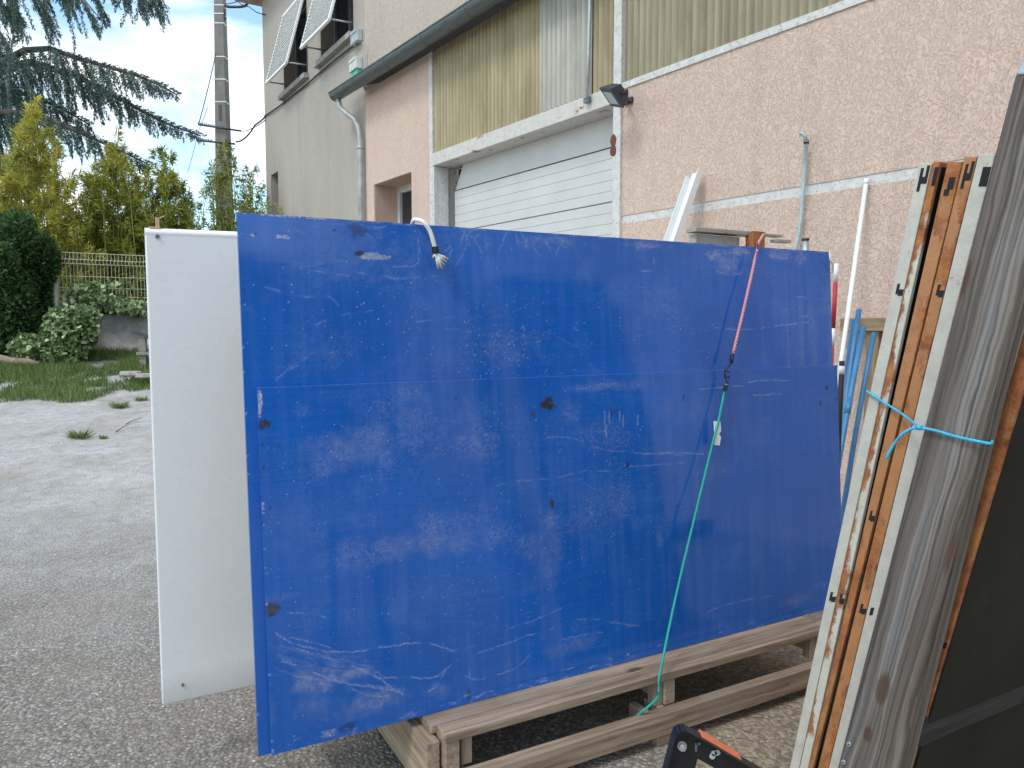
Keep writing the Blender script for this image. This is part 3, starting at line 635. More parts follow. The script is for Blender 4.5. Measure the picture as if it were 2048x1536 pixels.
def paint_front(wr, UU, VV):
    z4 = lambda p: Bc(p, 280, 1150, 3.2); z8 = lambda p: Bc(p, 760, 1180, 2.226); z5 = lambda p: Bc(p, 900, 680, 2.954); z3 = lambda p: Bc(p, 1280, 420, 3.073)
    for p in [[(860,370),(940,420),(1050,460),(1150,485),(1330,497),(1450,480),(1560,462),(1700,440),(1860,432),(1900,455),(2020,488)],
              [(1000,470),(1200,530),(1400,600),(1520,650),(1600,715),(1690,765)], [(900,545),(1050,595),(1250,680),(1450,715),(1620,738),(1700,735)],
              [(1550,655),(1700,655),(1800,660),(1900,655),(1950,610),(2000,565),(2040,540)], [(1840,745),(1890,720),(1930,660),(1960,600)]]:
        pline(wr, UU, VV, z4(p), 0, s=.85, gaps=.1)
    for p in [[(980,650),(1100,660),(1180,700),(1240,710)], [(1350,730),(1450,770),(1600,778)], [(940,240),(1100,245),(1190,275)], [(950,400),(1150,440),(1270,495)], [(1240,680),(1400,700),(1600,720)], [(1500+22*math.cos(t)+20,643+20*math.sin(t)) for t in np.linspace(0,6.28,9)]]:
        pline(wr, UU, VV, z4(p), 0, s=.6)
    for p in [[(400,400),(395,330),(430,280),(520,255),(650,205),(780,170)], [(520,380),(600,350),(650,310),(680,270)], [(800,225),(900,200),(1000,185)], [(870,130),(960,130),(1100,155),(1160,160)], [(550,180),(700,130),(850,60)], [(1450,105),(1500,80),(1600,50),(1750,25)], [(380,385),(430,400),(470,392)]]:
        pline(wr, UU, VV, z8(p), 0, s=.6)
    for p in [[(270,860),(400,830),(600,822),(700,800),(780,770),(950,775)], [(750,290),(820,285),(880,262),(980,255)], [(560,580),(700,570),(900,650),(1100,665),(1400,680)], [(1050,750),(1250,735),(1400,725)]]:
        pline(wr, UU, VV, z5(p), 0, s=.5)
    for x0, y0, y1 in ((1210, 822, 868), (1213, 850, 874), (1240, 822, 852), (1247, 830, 856), (1276, 830, 850), (1219, 825, 846)): pline(wr, UU, VV, Bc([(x0, y0), (x0-1, (y0+y1)/2), (x0, y1)]), 0, s=.9, gaps=0, wob=0)
    for p in [[(360,1100),(430,1098),(520,1085),(640,1080)], [(660,1062),(730,1048),(840,1045),(920,1050)], [(690,1140),(780,1135),(870,1128)], [(0,1500),(200,1490),(400,1500)]]:
        pline(wr, UU, VV, z3(p), 2, s=1.0, gaps=.1); pline(wr, UU, VV, z3(p), 0, s=.5)
    for k in range(26):      # bundle of fine swept scratches at the lower left
        x0 = rr.uniform(820, 1100); y0 = rr.uniform(440, 640); L = rr.uniform(150, 500); pline(wr, UU, VV, z4([(x0, y0), (x0+L*.5, y0+L*.16), (x0+L, y0+L*.22)]), 0, s=rr.uniform(.15, .4))
    for k in range(34):     # light random scratches everywhere
        u = rr.uniform(0, 2.35); v = rr.uniform(.02, .98); L = rr.uniform(.03, .28); an = rr.normal(0, .15); c = rr.normal(0, .12)
        pline(wr, UU, VV, [(u, v), (u+L*.5, v+L*.5*an), (u+L, v+L*(an+c))], 0, s=rr.uniform(.05, .2))
    D = lambda x, y, rx, ry, s=1, thr=.48, sd=1: blob(wr, UU, VV, board_coords(x, y), rx*.0022, ry*.0022, 1, s, thr, sd, 90, 45)
    for a in ((528,849,11,8,.95,.45), (1098,810,17,9,1,.40), (1097,800,8,8,1,.42), (1066,827,7,8,.5), (1226,823,9,8,.6), (1285,822,6,7,.5), (1351,824,6,5,.45), (1368,797,5,9,.5), (1255,929,3,5,.9,.3), (1104,1008,6,13,.95), (695,1454,14,9,.55), (657,1466,6,4,.6), (1652,776,8,7,.7), (1641,807,7,8,.7), (1673,800,5,8,.6), (938,1390,6,14,.5), (1354,1012,6,4,.5)):
        D(*a, sd=int(a[0]))
    K = lambda x, y, rx, ry, s=.6, thr=.45, ch=2, sc=22, sv=None, sd=0: blob(wr, UU, VV, board_coords(x, y), rx*.0019, ry*.0019, ch, s, thr, int(x)+sd, sc, sv, .5)
    for a in ((640,1362,60,24,.8,.3), (740,1403,90,22,.55,.3), (645,1410,60,40,.4,.35), (880,1380,40,22,.5,.3), (700,1350,40,10,.8,.3), (1150,1290,90,20,.35,.35), (1600,1200,60,18,.45,.3), (1640,1170,40,14,.4,.35), (860,1090,120,26,.45,.36), (1230,770,120,14,.3,.35), (1240,1000,60,60,.2,.4), (700,900,90,45,.35,.38), (1105,1100,40,70,.3,.4), (540,1440,14,50,.3,.4)): K(*a)
    K2 = lambda x, y, rx, ry, s=.42, thr=.70: blob(wr, UU, VV, board_coords(x, y), rx*.0026, ry*.0026, 3, min(1, s*2.2), thr-.28, int(x*3+y), 14, 12, .5)
    for a in ((640,905,30,40), (685,915,30,45), (740,880,40,40), (775,900,25,70), (850,870,50,50), (610,820,14,10), (960,890,60,50), (905,1050,120,30,.5,.66), (720,1110,60,26,.45,.66), (990,1060,60,30,.5,.66), (1105,1040,20,22,.5,.62), (1180,1010,60,60), (1205,870,60,30), (1240,980,30,60), (1060,1100,30,30), (1100,1130,16,44,.5,.64), (1320,1075,10,24), (560,1195,30,8), (1190,775,46,6,.7,.55), (1150,830,40,30), (790,800,60,30)): K2(*a)
    for (x, y, rx, ry, n) in ((1240,960,30,90,220), (900,1010,260,120,500), (1100,1150,200,90,260), (1200,840,160,60,160), (700,900,130,60,160), (560,950,16,220,60), (1450,1050,120,150,80), (850,1200,260,110,90)):
        c = board_coords(x, y); specks(wr, UU, VV, c, rx*.0018, ry*.0018, n, 1.0)
    specks(wr, UU, VV, (1.1, .5), 1.0, .5, 700, .6)
    for x, y in ((548,810),(912,798),(525,890),(557,892),(540,1016),(566,1490),(1217,779),(527,935)):
        c = board_coords(x, y); d = np.hypot(UU-c[0], VV-c[1]); wr[..., 1] = np.maximum(wr[..., 1], np.clip(1-(d/.0045)**2, 0, 1))
    for (x, y, rx, ry) in ((700,790,120,12), (1000,860,200,60), (1400,820,160,30), (760,960,180,60), (1150,1000,200,80), (1350,930,120,90), (600,1000,60,120), (820,1200,300,40)): blob(wr, UU, VV, board_coords(x, y), rx*.002, ry*.002, 3, .30, .30, int(x), 12, 12, .6)
    # peeled white corner chip, bruised left and top edges
    e = UU - UU.min(); wr[..., 0] = np.where((e < .006+.012*vnoise(UU, VV, 60, 60, 3)*np.sin(np.clip((VV.max()-VV)/.075, 0, 1)*3.14)) & (VV > VV.max()-.075) & (VV < VV.max()-.006) & (e > .002), 1, wr[..., 0])
    wr[..., 0] = np.maximum(wr[..., 0], np.where(VV > VV.max()-.0025, .35, 0))
    wr[..., 0] = np.maximum(wr[..., 0], np.where((e < .006), (vnoise(UU, VV, 10, 80, 9) > .70)*.7, 0))
    wr[..., 0] = np.maximum(wr[..., 0], np.where((VV < VV.min()+.03), np.clip(vnoise(UU, VV, 25, 70, 12)-.62, 0, 1)*3, 0))
    mb_ = blob(wr, UU, VV, board_coords(543, 1219), .024, .019, 1, .8, .2, 4, 120, 120, .2); blob(wr, UU, VV, board_coords(543, 1219), .02, .016, 2, 1, .35, 6, 200, 200, .1)
def paint_rear(wr, UU, VV):
    zz = lambda p: Bc(p, 280, 400, 3.073); z3 = lambda p: Bc(p, 1280, 420, 3.073)
    for p in [[(960,170),(1020,205)], [(1440,160),(1500,165),(1540,140)], [(1400,200),(1440,230),(1430,300)], [(1720,230),(1728,300),(1715,340)], [(1560,410),(1700,400),(1730,370),(1715,345)], [(2010,220),(2020,280),(1990,340),(1945,410)], [(1060,430),(1200,450),(1300,460)], [(770,530),(880,560),(960,590),(1180,590),(1230,650)], [(1080,765),(1200,720),(1320,690),(1440,680)], [(1700,750),(1850,725),(1990,715)], [(840,1110),(920,1040),(980,1010)], [(1330,440),(1600,480),(1900,460)]]:
        pline(wr, UU, VV, zz(p), 0, s=.36)
    for p in [[(460,720),(640,735),(760,725),(860,710),(940,700),(1055,685)], [(935,703),(1000,695),(1058,686)], [(980,535),(1020,530),(1050,540)], [(1010,650),(1045,655),(1050,625)], [(20,375),(90,370),(105,340),(100,290)], [(445,290),(480,270),(560,262),(600,255)], [(590,270),(640,250),(700,262)], [(800,270),(860,300),(930,290)], [(480,370),(560,395),(640,385)], [(0,200),(40,215),(80,215)]]:
        pline(wr, UU, VV, z3(p), 0, s=.65)
    for x0 in range(900, 1150, 22):    # crazed scratches near the middle of the top edge
        pts = [(x0+rr.uniform(-15, 15), 455+rr.uniform(0, 60)) for _ in range(4)]; pline(wr, UU, VV, Bc(pts), 0, s=.4)
    for k in range(36):
        u = rr.uniform(0, 2.35); v = rr.uniform(.95, 1.5); L = rr.uniform(.03, .3); an = rr.normal(0, .12); c = rr.normal(0, .12)
        pline(wr, UU, VV, [(u, v), (u+L*.5, v+L*.5*an), (u+L, v+L*(an+c))], 0, s=rr.uniform(.05, .2))
    for (x, y, rx, ry, s) in ((1435,510,26,14,.9), (1460,525,40,24,.6), (1485,502,30,10,.8), (1565,508,40,16,.7), (1605,515,26,20,.6), (1300,490,60,10,.5), (700,500,120,50,.2), (1110,480,50,14,.5), (1060,485,30,12,.5)):
        blob(wr, UU, VV, board_coords(x, y), rx*.0022, ry*.0022, 2, s, .35, int(x), 40, 60, .4)
    blob(wr, UU, VV, board_coords(720, 458), .040, .034, 1, .55, .38, 3, 80, 80, .25); blob(wr, UU, VV, board_coords(722, 505), .014, .010, 1, .9, .3, 4, 80, 80)
    blob(wr, UU, VV, board_coords(752, 512), .05, .011, 2, 1.6, .30, 5, 60, 100, .1)
    for (x, y, rx, ry, n) in ((1000,690,60,50,260), (960,640,200,60,200), (620,660,60,90,60), (1350,660,80,60,120), (1560,620,60,60,40)): specks(wr, UU, VV, board_coords(x, y), rx*.0016, ry*.0016, n, .95)
    specks(wr, UU, VV, (1.1, 1.25), 1.0, .2, 500, .55)
    for (x, y, rx, ry) in ((1000,470,160,30), (1130,480,80,20), (640,700,80,60), (980,690,120,50), (760,560,200,40), (1300,600,160,60), (1560,560,90,90), (830,480,70,40)): blob(wr, UU, VV, board_coords(x, y), rx*.002, ry*.002, 3, .38, .30, int(x), 12, 12, .6)
    for x, y in ((511,467),(897,489),(672,459),(1403,543)):
        c = board_coords(x, y); d = np.hypot(UU-c[0], VV-c[1]); wr[..., 1] = np.maximum(wr[..., 1], np.clip(1-(d/.005)**2, 0, 1))
    wr[..., 0] = np.maximum(wr[..., 0], np.where((VV > VV.max()-.006) & (UU < .22), (vnoise(UU, VV, 45, 10, 9) > .55)*.9, 0))
    wr[..., 0] = np.maximum(wr[..., 0], np.where((np.abs(VV-VV.max()+.062) < .006) & (UU < .12), (vnoise(UU, VV, 60, 90, 9) > .5)*.9, 0))
    wr[..., 0] = np.maximum(wr[..., 0], np.where((VV > VV.max()-.0045), np.clip(vnoise(UU, VV, 20, 20, 18)-.45, 0, 1)*2, 0))
    wr[..., 0] = np.maximum(wr[..., 0], np.where(UU < UU.min()+.006, (vnoise(UU, VV, 10, 60, 19) > .74)*.7, 0))
    wr[..., 2] = np.maximum(wr[..., 2], np.clip(vnoise(UU, VV, 28, 1.2, 21)-.5, 0, 1)*1.1*np.clip((UU-1.7)*2, 0, 1))
def blue_mat():
    m = M('blue_film_board', .2, 0, .52)
    wv = N(m.t, 'ShaderNodeAttribute', attribute_name='wear').outputs['Vector']; a, b, c = m.xyz(wv)
    fn_ = m.noise(170, det=4, rough=.7); a = m.math('MULTIPLY', a, m.ramp(fn_, (.38, .0), (.62, .85)))
    c = m.math('MULTIPLY', c, m.ramp(m.noise(45, det=6, rough=.7), (.35, .35), (.65, 1.)))
    gr = m.noise(1, vec=m.map((2.5, 130, 1)), det=4, rough=.6); big = m.noise(1.6, det=5); st = m.noise(1, vec=m.map((30, 1.5, 1)), det=4)
    k = m.ramp(big, (.3, (.010, .098, .40)), (.7, (.015, .130, .52)))
    k = m.mix(m.ramp(gr, (.35, .22), (.65, 0.)), k, (.004, .045, .21))
    k = m.mix(m.ramp(m.math('MULTIPLY', st, m.noise(2.2, det=4)), (.22, 0.), (.42, .30)), k, (.10, .20, .52))
    k = m.mix(m.ramp(m.noise(5, det=9, rough=.72), (.54, 0.), (.80, .35)), k, (.16, .25, .50))
    k = m.mix(m.math('MULTIPLY', c, .55, clamp=True), k, m.ramp(m.noise(60, det=3), (.3, (.30, .33, .40)), (.7, (.50, .48, .45))))
    k = m.mix(m.math('MULTIPLY', b, .96, clamp=True), k, (.018, .014, .016))
    k = m.mix(m.math('MULTIPLY', a, .9, clamp=True), k, (.72, .72, .74))
    lace = m.attr('lace'); rd = m.noise(26, det=5, rough=.62, dist=1.4); rg = m.math('ABSOLUTE', m.math('SUBTRACT', rd, .5)); rd2 = m.noise(60, det=4, rough=.6, dist=1.0); rg2 = m.math('ABSOLUTE', m.math('SUBTRACT', rd2, .5))
    ll_ = m.math('MULTIPLY', lace, m.math('ADD', m.math('MAXIMUM', m.ramp(rg, (0., 1.), (.035, 0.)), m.ramp(rg2, (0., .8), (.03, 0.))), .10), clamp=True)
    k = m.mix(m.math('MULTIPLY', ll_, .20, clamp=True), k, (.62, .60, .64))
    m.col(k)
    m.rough(m.math('ADD', m.ramp(m.noise(4, det=7, rough=.65), (.3, .05), (.7, .13)), m.math('MAXIMUM', m.math('MULTIPLY', c, .5), m.math('MULTIPLY', b, .5)), clamp=True))
    m.bump(m.math('ADD', m.math('MULTIPLY', gr, .035), m.math('ADD', m.math('MULTIPLY', big, 1.5), m.math('MULTIPLY', a, 1.0))), .0006)
    return m.m
bluem = blue_mat()
wear_sheet('blue_board', 0.004, 2.385, 0, 1.023, 0, .012, bluem, paint_front, label='lower scratched glossy blue board in front, its top edge two thirds up', cat='board', group='blue boards standing on the pallet')
wear_sheet('blue_board', -.028, 2.375, 0, 1.505, .0145, .014, bluem, paint_rear, step=.0036, label='taller glossy blue board behind, with the white rope over its top', cat='board', group='blue boards standing on the pallet')
# further boards inside the stack, between blue and white
def plainboard(u0, u1, v1, o, th, mat, label, nm='board', grp=None):
    m_ = MB(); m_.box(P0+Q*u0+BN*o, Q, BU, BN, u1-u0, v1, th, 0); return tag(obj(nm, m_, mat, None, .001), label, 'board', grp)
stackm = simple('dull_blue_board', (.012, .04, .17), .4, 0, .3, 3)
plainboard(-.012, 2.36, 1.46, .031, .014, stackm, 'dull blue board hidden in the stack right behind the two glossy ones', 'blue_board')
# white board
wm = M('white_gelcoat', .22, 0, .5); k = wm.ramp(wm.noise(2.5, vec=wm.map((2, .3, 1)), det=6), (.3, (.80, .805, .81)), (.7, (.82, .825, .83)))
k = wm.mix(wm.ramp(wm.noise(1, vec=wm.map((45, .8, 1)), det=3), (.66, 0.), (.80, .35)), k, (.48, .49, .48)); k = wm.mix(wm.ramp(wm.noise(1.3, vec=wm.map((1, 1, 1), (3, 1, 0)), det=7, rough=.6), (.5, 0.), (.8, .28)), k, (.58, .60, .60))
k = wm.mix(wm.ramp(wm.noise(70, det=3), (.72, 0.), (.75, .5)), k, (.40, .38, .34))
wx = wm.xyz(); ed = wm.ramp(wm.math('ADD', wx[1], wm.math('MULTIPLY', wm.noise(8, det=6), .08)), (.035, .55), (.14, 0.))
k = wm.mix(ed, k, (.44, .43, .39)); wm.col(k)
wm.rough(wm.ramp(wm.noise(9, det=4), (.3, .22), (.7, .34)))
PW = onz(325, 1412, .235); WB = (PW-P0).dot(Q); WO = (PW-P0).dot(QN)
wb_ = thing('white_board', PW + Q*.9, 'big white sheet panel standing behind the blue boards, overhanging left', 'board')
m_ = MB(); m_.box(PW + QN*.002, Q, Z, QN, 1.9, 1.478, .026, 0); obj('sheet', m_, wm.m, wb_, .004)
m_ = MB(); m_.tube([PW+Z*1.47+QN*.012, PW+Z*1.482+Q*.9+QN*.012, PW+Z*1.478+Q*1.9+QN*.012], .013, 8);
obj('edge_trim', m_, white, wb_)
for u, v, r in ((.013, 1.458, .006), (.04, .055, .004)):
    m_ = MB(); c = PW+Q*(u+.02)+Z*v; m_.tube([c-QN*.004, c+QN*.004], r, 10); obj('rivet', m_, zinc, wb_)
m_ = MB(); c = PW+Q*.035+Z*1.50+QN*.01; m_.cbox(c, Q, Z, QN, .010, .03, .008); m_.tube([c+Z*.01, c+Z*.022+Q*.022], .002, 5); m_.cbox(c-Z*.016-Q*.008, Q, Z, QN, .03, .006, .015); obj('broken_clip', m_, simple('pinkish_clip', (.55, .36, .28), .7), wb_)
# hidden middle stack of boards
for i in range(5):
    plainboard(.05+.01*i, 1.9-.02*i, 1.36-.015*i, .062+.06*i, .05, simple('raw_ply', (.32, .25, .17), .7), ['plywood board right behind the blue sheets, foremost of the plain ones', 'second plain plywood board of the stack', 'third plain plywood board of the stack', 'fourth plain plywood board of the stack', 'rearmost plain plywood board next to the white sheet'][i], 'plywood_board', 'plain boards inside the stack')
# ================================================================ PALLET
PL = thing('pallet', P0 + Q*1.2 + V((0, 0, -.235)), 'large weathered wooden pallet carrying the stack of boards', 'pallet')
def pl(u, v, z): q = P0 + Q*u + QN*v; return V((q.x, q.y, z))
PU0, PU1 = .47, 2.16; ZT = .235
def plbox(name, u0, u1, v0, v1, z0, z1, along='u', bev=.003, mat=palletw):
    m_ = MB()
    if along == 'u': m_.box(pl(u0, v0, z0), Q, QN, Z, u1-u0, v1-v0, z1-z0)
    elif along == 'v': m_.box(pl(u0, v0, z0), QN, Q, Z, v1-v0, u1-u0, z1-z0)
    else: m_.box(pl(u0, v0, z0), Z, Q, QN, z1-z0, u1-u0, v1-v0)
    return obj(name, m_, mat, PL, bev)
plbox('deck_board', PU0, PU1+.02, -.135, -.070, ZT-.029, ZT)
plbox('deck_board', PU0-.015, PU1-.03, -.064, .060, ZT-.029, ZT-.002)
for k in range(4): plbox('deck_board', PU0-.01, PU1, .10+.17*k, .22+.17*k, ZT-.029, ZT-.002)
# bearers across, at the ends and the middle
for u in (PU0+.005, 1.30, PU1-.07): plbox('bearer', u, u+.045, -.128, .80, ZT-.12, ZT-.030, 'v')
plbox('bearer', PU0-.045, PU0-.002, -.10, .80, .035, ZT-.034, 'v')
for u in (PU0+.06, 1.262, PU1-.12): plbox('packing_block', u, u+.036, -.118, -.08, ZT-.12, ZT-.031, 'z')
plbox('front_rail', PU0+.0, PU1+.12, -.175, -.132, .040, ZT-.118)
plbox('rear_rail', PU0, PU1+.1, .78, .82, .040, ZT-.122)
for u in (PU0+.02, 1.24, PU1-.10):
    for v in (-.165, .35, .74): plbox('foot_block', u, u+.10, v, v+.075, 0.0, .039 if v != .35 else ZT-.121)
for u in (1.205, 1.27): plbox('foot_slat', u, u+.028, -.178+.05, -.05, 0.0, .115, 'z')
# ================================================================ ROPES
def rope(name, pts, r, mat, label, cat='rope', parent=None, n=8, smooth=6):
    P = [V(p) for p in pts]; o_ = []
    for i in range(len(P)-1):
        p0 = P[max(i-1, 0)]; p1 = P[i]; p2 = P[i+1]; p3 = P[min(i+2, len(P)-1)]
        for k in range(smooth):
            t_ = k/smooth; o_.append(.5*((2*p1)+(p2-p0)*t_+(2*p0-5*p1+4*p2-p3)*t_*t_+(3*p1-p0-3*p2+p3)*t_**3))
    o_.append(P[-1]); m_ = MB(); m_.tube(o_, r, n); x = obj(name, m_, mat, parent)
    if not parent: tag(x, label, cat)
    return x
def onb(x, y, o=0): return onp(x, y, BN, BN.dot(P0 + BN*o))
a = onb(826, 443, .03)
wr_ = thing('white_rope', onb(872, 500, -.01), 'white rope over the top of the blue board with a frayed knotted end', 'rope')
rope('cord', [onb(822, 470, .07), a, onb(836, 440, .0), onb(850, 447, -.018), onb(861, 465, -.02), onb(867, 485, -.018), onb(870, 497, -.015)], .0068, cord_w, '', parent=wr_)
m_ = MB()
for k in range(4): c = onb(870+k*.5, 494+k*3.2, -.015); m_.tube([c, c+BU*-.0042], .0105, 10)
obj('binding', m_, rubber, wr_)
m_ = MB()
for (x, y) in ((876, 537), (881, 534), (888, 530), (896, 518), (893, 524), (884, 538), (872, 520), (866, 516), (890, 514), (878, 528)):
    m_.tube([onb(871, 506, -.013), onb((871+x)/2+random.uniform(-2, 2), (508+y)/2, -.022), onb(x, y, -.012)], .0026, 5, r2=.0035)
obj('frayed_end', m_, cord_w, wr_)
bg_ = thing('bungee_cord', onb(1463, 715, -.02), 'pink braided bungee cord hooked over the top of the blue board', 'cord')
T0 = onf(1515, 470) - QN*.04
rope('cord', [T0, onb(1517, 486, -.012), onb(1514, 500, -.02), onb(1490, 607, -.03), onb(1466, 708, -.03)], .0058, cord_p, '', parent=bg_)
m_ = MB()
for k in range(5): c = onb(1464.5-k*.5, 709+k*3, -.03); m_.tube([c, c-BU*.004], .0085, 10)
obj('binding', m_, rubber, bg_)
m_ = MB(); m_.tube([onb(1464, 720, -.03), onb(1463, 726, -.03)], .005, 8); m_.tube([onb(1464, 724, -.03), onb(1456, 735, -.03), onb(1450, 747, -.03), onb(1452, 755, -.03), onb(1460, 752, -.03)], .002, 6); obj('hook', m_, black, bg_)
gc = thing('bungee_cord', onb(1447, 780, -.02), 'long green bungee cord running down the blue boards to the pallet', 'cord')
m_ = MB(); m_.tube([onb(1458, 745, -.034), onb(1450, 740, -.034), onb(1449, 752, -.034), onb(1454, 765, -.034), onb(1452, 772, -.034)], .0024, 6); m_.tube([onb(1459, 752, -.034), onb(1456, 762, -.036), onb(1453, 772, -.034)], .0024, 6); obj('hook', m_, black, gc)
m_ = MB()
for k in range(4): c = onb(1452-k*.6, 770+k*3, -.034); m_.tube([c, c-BU*.004], .0085, 10)
obj('binding', m_, rubber, gc)
m_ = MB(); m_.tube([onb(1452, 768, -.034), onb(1449, 788, -.034), onb(1446, 796, -.034)], .0075, 10, r2=.004); obj('grip', m_, cord_g, gc)
E1 = pl(1.245, -.145, ZT+.004); E2 = pl(1.225, -.150, ZT-.06); E3 = pl(1.20, -.155, ZT-.125)
pe = onz(1318, 1360, ZT+.004); 
rope('cord', [onb(1447, 792, -.034), onb(1437, 842, -.036), onb(1430, 868, -.037), onb(1400, 990, -.045), onb(1350, 1200, -.08), pe, pe+Q*-.004+Z*-.05-QN*.006, pl(1.19, -.150, ZT-.10)+V((0, 0, -.0)), pl(1.17, -.12, ZT-.135)], .0046, cord_g, '', parent=gc, smooth=3)
tgm = MB(); c = [onb(1427, 842, -.03), onb(1440, 843, -.03), onb(1441, 862, -.03), onb(1437, 868, -.03), onb(1441, 874, -.03), onb(1438, 891, -.03), onb(1427, 890, -.03), onb(1428, 866, -.03)]
tgm.prism(c, BN*-.004); tag(obj('plastic_clip', tgm, white, None, .001), 'small white plastic clip hanging on the green bungee cord', 'clip')
lo_ = thing('string_loop', onb(1664, 515, -.01), 'short pale string looped at the top right corner of the blue board', 'string')
rope('cord', [onb(1659, 505, -.004), onb(1661, 520, -.008), onb(1666, 530, -.004), onb(1665, 545, .01)], .0035, cord_w, '', parent=lo_)
# ================================================================ STEEL FORMWORK PANELS (right foreground)
CST = 1.75
def spl(x, y, c=CST): return onp(x, y, Q, c)
def toground(a, b_): d = b_-a; return a + d*((0.002-a.z)/d.z)
RV = V((.48338, -.87541, 0))
SP = [('off-white steel formwork panel with thin rust lines, furthest left', (1838, 1863.5, 326), (1579, 1597.5), paintA, 0),
      ('off-white steel formwork panel with heavy rust along its upper edge', (1866, 1880, 323), (1599, 1615.5), paintB, 0),
      ('evenly orange rusted steel formwork panel beside a dark gap', (1895, 1925, 323), (1617, 1626), paintR, .0),
      ('rusty steel formwork panel with hook slots, next to the white one', (1929, 1954, 313), (1636, 1656), paintR, 0),
      ('off-white steel formwork panel pressed against the timber post', (1957, 1990, 308), (1657, 1676), paintA, 0),
      ('brown rusted steel formwork panel with black face right of the post', (2144, 2180, 326), (1800, 1821), paintH, 0)]
SLOTS = {0: [(357, 'H'), (577, 'L'), (1192, 'L')], 1: [(345, 'T'), (1196, 'L')], 2: [(368, 'S'), (1030, 'L')], 3: [(350, 'H'), (579, 'L'), (1216, 'L')], 4: [(345, 'T'), (1222, 's')], 5: [(1284, 'L')]}
for i, (lb, (xl, xr, yt), (bl, br), mt, _) in enumerate(SP):
    a = spl(xl, yt); b_ = spl(xr, yt); a2 = toground(a, spl(bl, 1536)); b2 = toground(b_, spl(br, 1536))
    t = thing('formwork_panel', (a2+b2)/2, lb, 'formwork panel', 'steel formwork panels leaning on edge')
    wdt = (b_-a).length
    def bar(n0, p, q_, r_, s_, ext, off, mt_, bev=.002):
        m_ = MB(); vs = [p+Q*off, q_+Q*off, r_+Q*off, s_+Q*off]; vs2 = [v+Q*ext for v in vs]; L = (s_-p).length; k = i*7.3
        m_.add(vs+vs2, [(0, 1, 2, 3), (7, 6, 5, 4), (0, 4, 5, 1), (1, 5, 6, 2), (2, 6, 7, 3), (3, 7, 4, 0)],
               [(k, 0, 0), (k, wdt, 0), (k+L, wdt, 0), (k+L, 0, 0), (k, 0, ext), (k, wdt, ext), (k+L, wdt, ext), (k+L, 0, ext)])
        return obj(n0, m_, mt_, t, bev)
    bar('edge_rail', a, b_, b2, a2, .012, 0, mt)
    D_ = .62 if i < 5 else .95
    # top rail, rear rail, plate set back from the right hand edge
    sh = (b_-a)
    dnv = (a2-a).normalized()
    bar('top_rail', a, b_, b_+dnv*.012, a+dnv*.012, D_-.0122, .0122, mt)
    bar('rear_rail', a, b_, b2, a2, .012, D_+.0002, mt)
    pa = a + sh*.45 + dnv*.0125; pb = a + sh*.9 + dnv*.0125; pa2 = a2 + sh*.45; pb2 = a2 + sh*.9
    bar('face_plate', pa, pb, pb2, pa2, D_-.0124, .0123, blackf)
    for (y, kd) in SLOTS.get(i, []):
        f = (y-yt)/(1536-yt); A_ = spl(xl+(bl-xl)*f, y); B_ = spl(xr+(br-xr)*f, y); ex = (B_-A_); wv_ = ex.length; ex = ex.normalized(); dz = (spl(bl, 1536)-spl(xl, yt)).normalized()
        c = A_.lerp(B_, .6) - Q*.0012; m_ = MB()
        def rc(u0, u1, v0, v1): m_.box(c+ex*u0*wv_+dz*v0, ex, dz, Q, (u1-u0)*wv_, v1-v0, .0025, 0)
        if kd == 'H': rc(-.32, -.10, -.024, .03); rc(-.1, .34, -.004, .012); rc(.12, .34, -.03, -.004)
        elif kd == 'L': rc(-.22, .0, -.012, .014); rc(.0, .38, .002, .018)
        elif kd == 'T': rc(-.1, .38, -.012, .03)
        elif kd == 'S': rc(-.2, .2, -.015, .012); rc(-.35, 0, .012, .026)
        else: rc(-.3, .0, -.01, .012)
        if m_.v: obj('slot_shade', m_, darkgap, t)  # no hole is cut: thin dark plates paint the shade inside the slot
    if i == 5:     # thin pale lip at the left of the rusted rail
        w5 = sh.normalized()*.007; m_ = MB(); vs = [a-w5, a-w5*.1, a2-w5*.1, a2-w5]; vs = [v-Q*.004 for v in vs]; m_.add(vs+[v+Q*.5 for v in vs], [(0, 1, 2, 3), (7, 6, 5, 4), (0, 4, 5, 1), (1, 5, 6, 2), (2, 6, 7, 3), (3, 7, 4, 0)]); obj('lip', m_, paintA, t)
# timber post
CP = 1.66
a = spl(2025, 150, CP); a2 = spl(1671, 1536, CP); b_ = spl(2140, 150, CP); b2 = spl(1807, 1500, CP)
a2 = toground(a, a2); b2 = toground(b_, b2); pt = thing('timber_post', (a2+b2)/2, 'broad silvery weathered timber post leaning in front of the steel panels', 'post')
nl, nw = 300, 24; m_ = MB(); vs = []; lc = []; st = []
LL = (a2-a).length
STN = [(1765, 1378, 16, 42), (1735, 1468, 12, 20), (1930, 560, 9, 40), (1905, 1100, 10, 60)]
stp = [(spl(x, y, CP), rx*.00105, ry*.00105) for x, y, rx, ry in STN]
dn = (a2-a).normalized()
for i in range(nl+1):
    p = a.lerp(a2, i/nl); q_ = b_.lerp(b2, i/nl); wv_ = (q_-p).length
    for j in range(nw+1):
        f = j/nw; edge = min(f, 1-f); rd = .012*(1-min(1, edge*9))**2
        P_ = p.lerp(q_, f) + Q*(rd + .0015*math.sin(i*.05+f*9)); vs.append(P_); lc.append((LL*i/nl, f*wv_, 0))
        s_ = 0
        for c, rx, ry in stp:
            d = P_-c; al = d.dot(dn)/ry; ac = (d-dn*d.dot(dn)).length/rx
            if rx*1e3 > 0: s_ = max(s_, min(1, max(0, (1.15-math.hypot(al, ac))*3)))
        st.append(s_*.8)
nn_ = nw+1; F_ = [(i*nn_+j, i*nn_+j+1, (i+1)*nn_+j+1, (i+1)*nn_+j) for i in range(nl) for j in range(nw)]
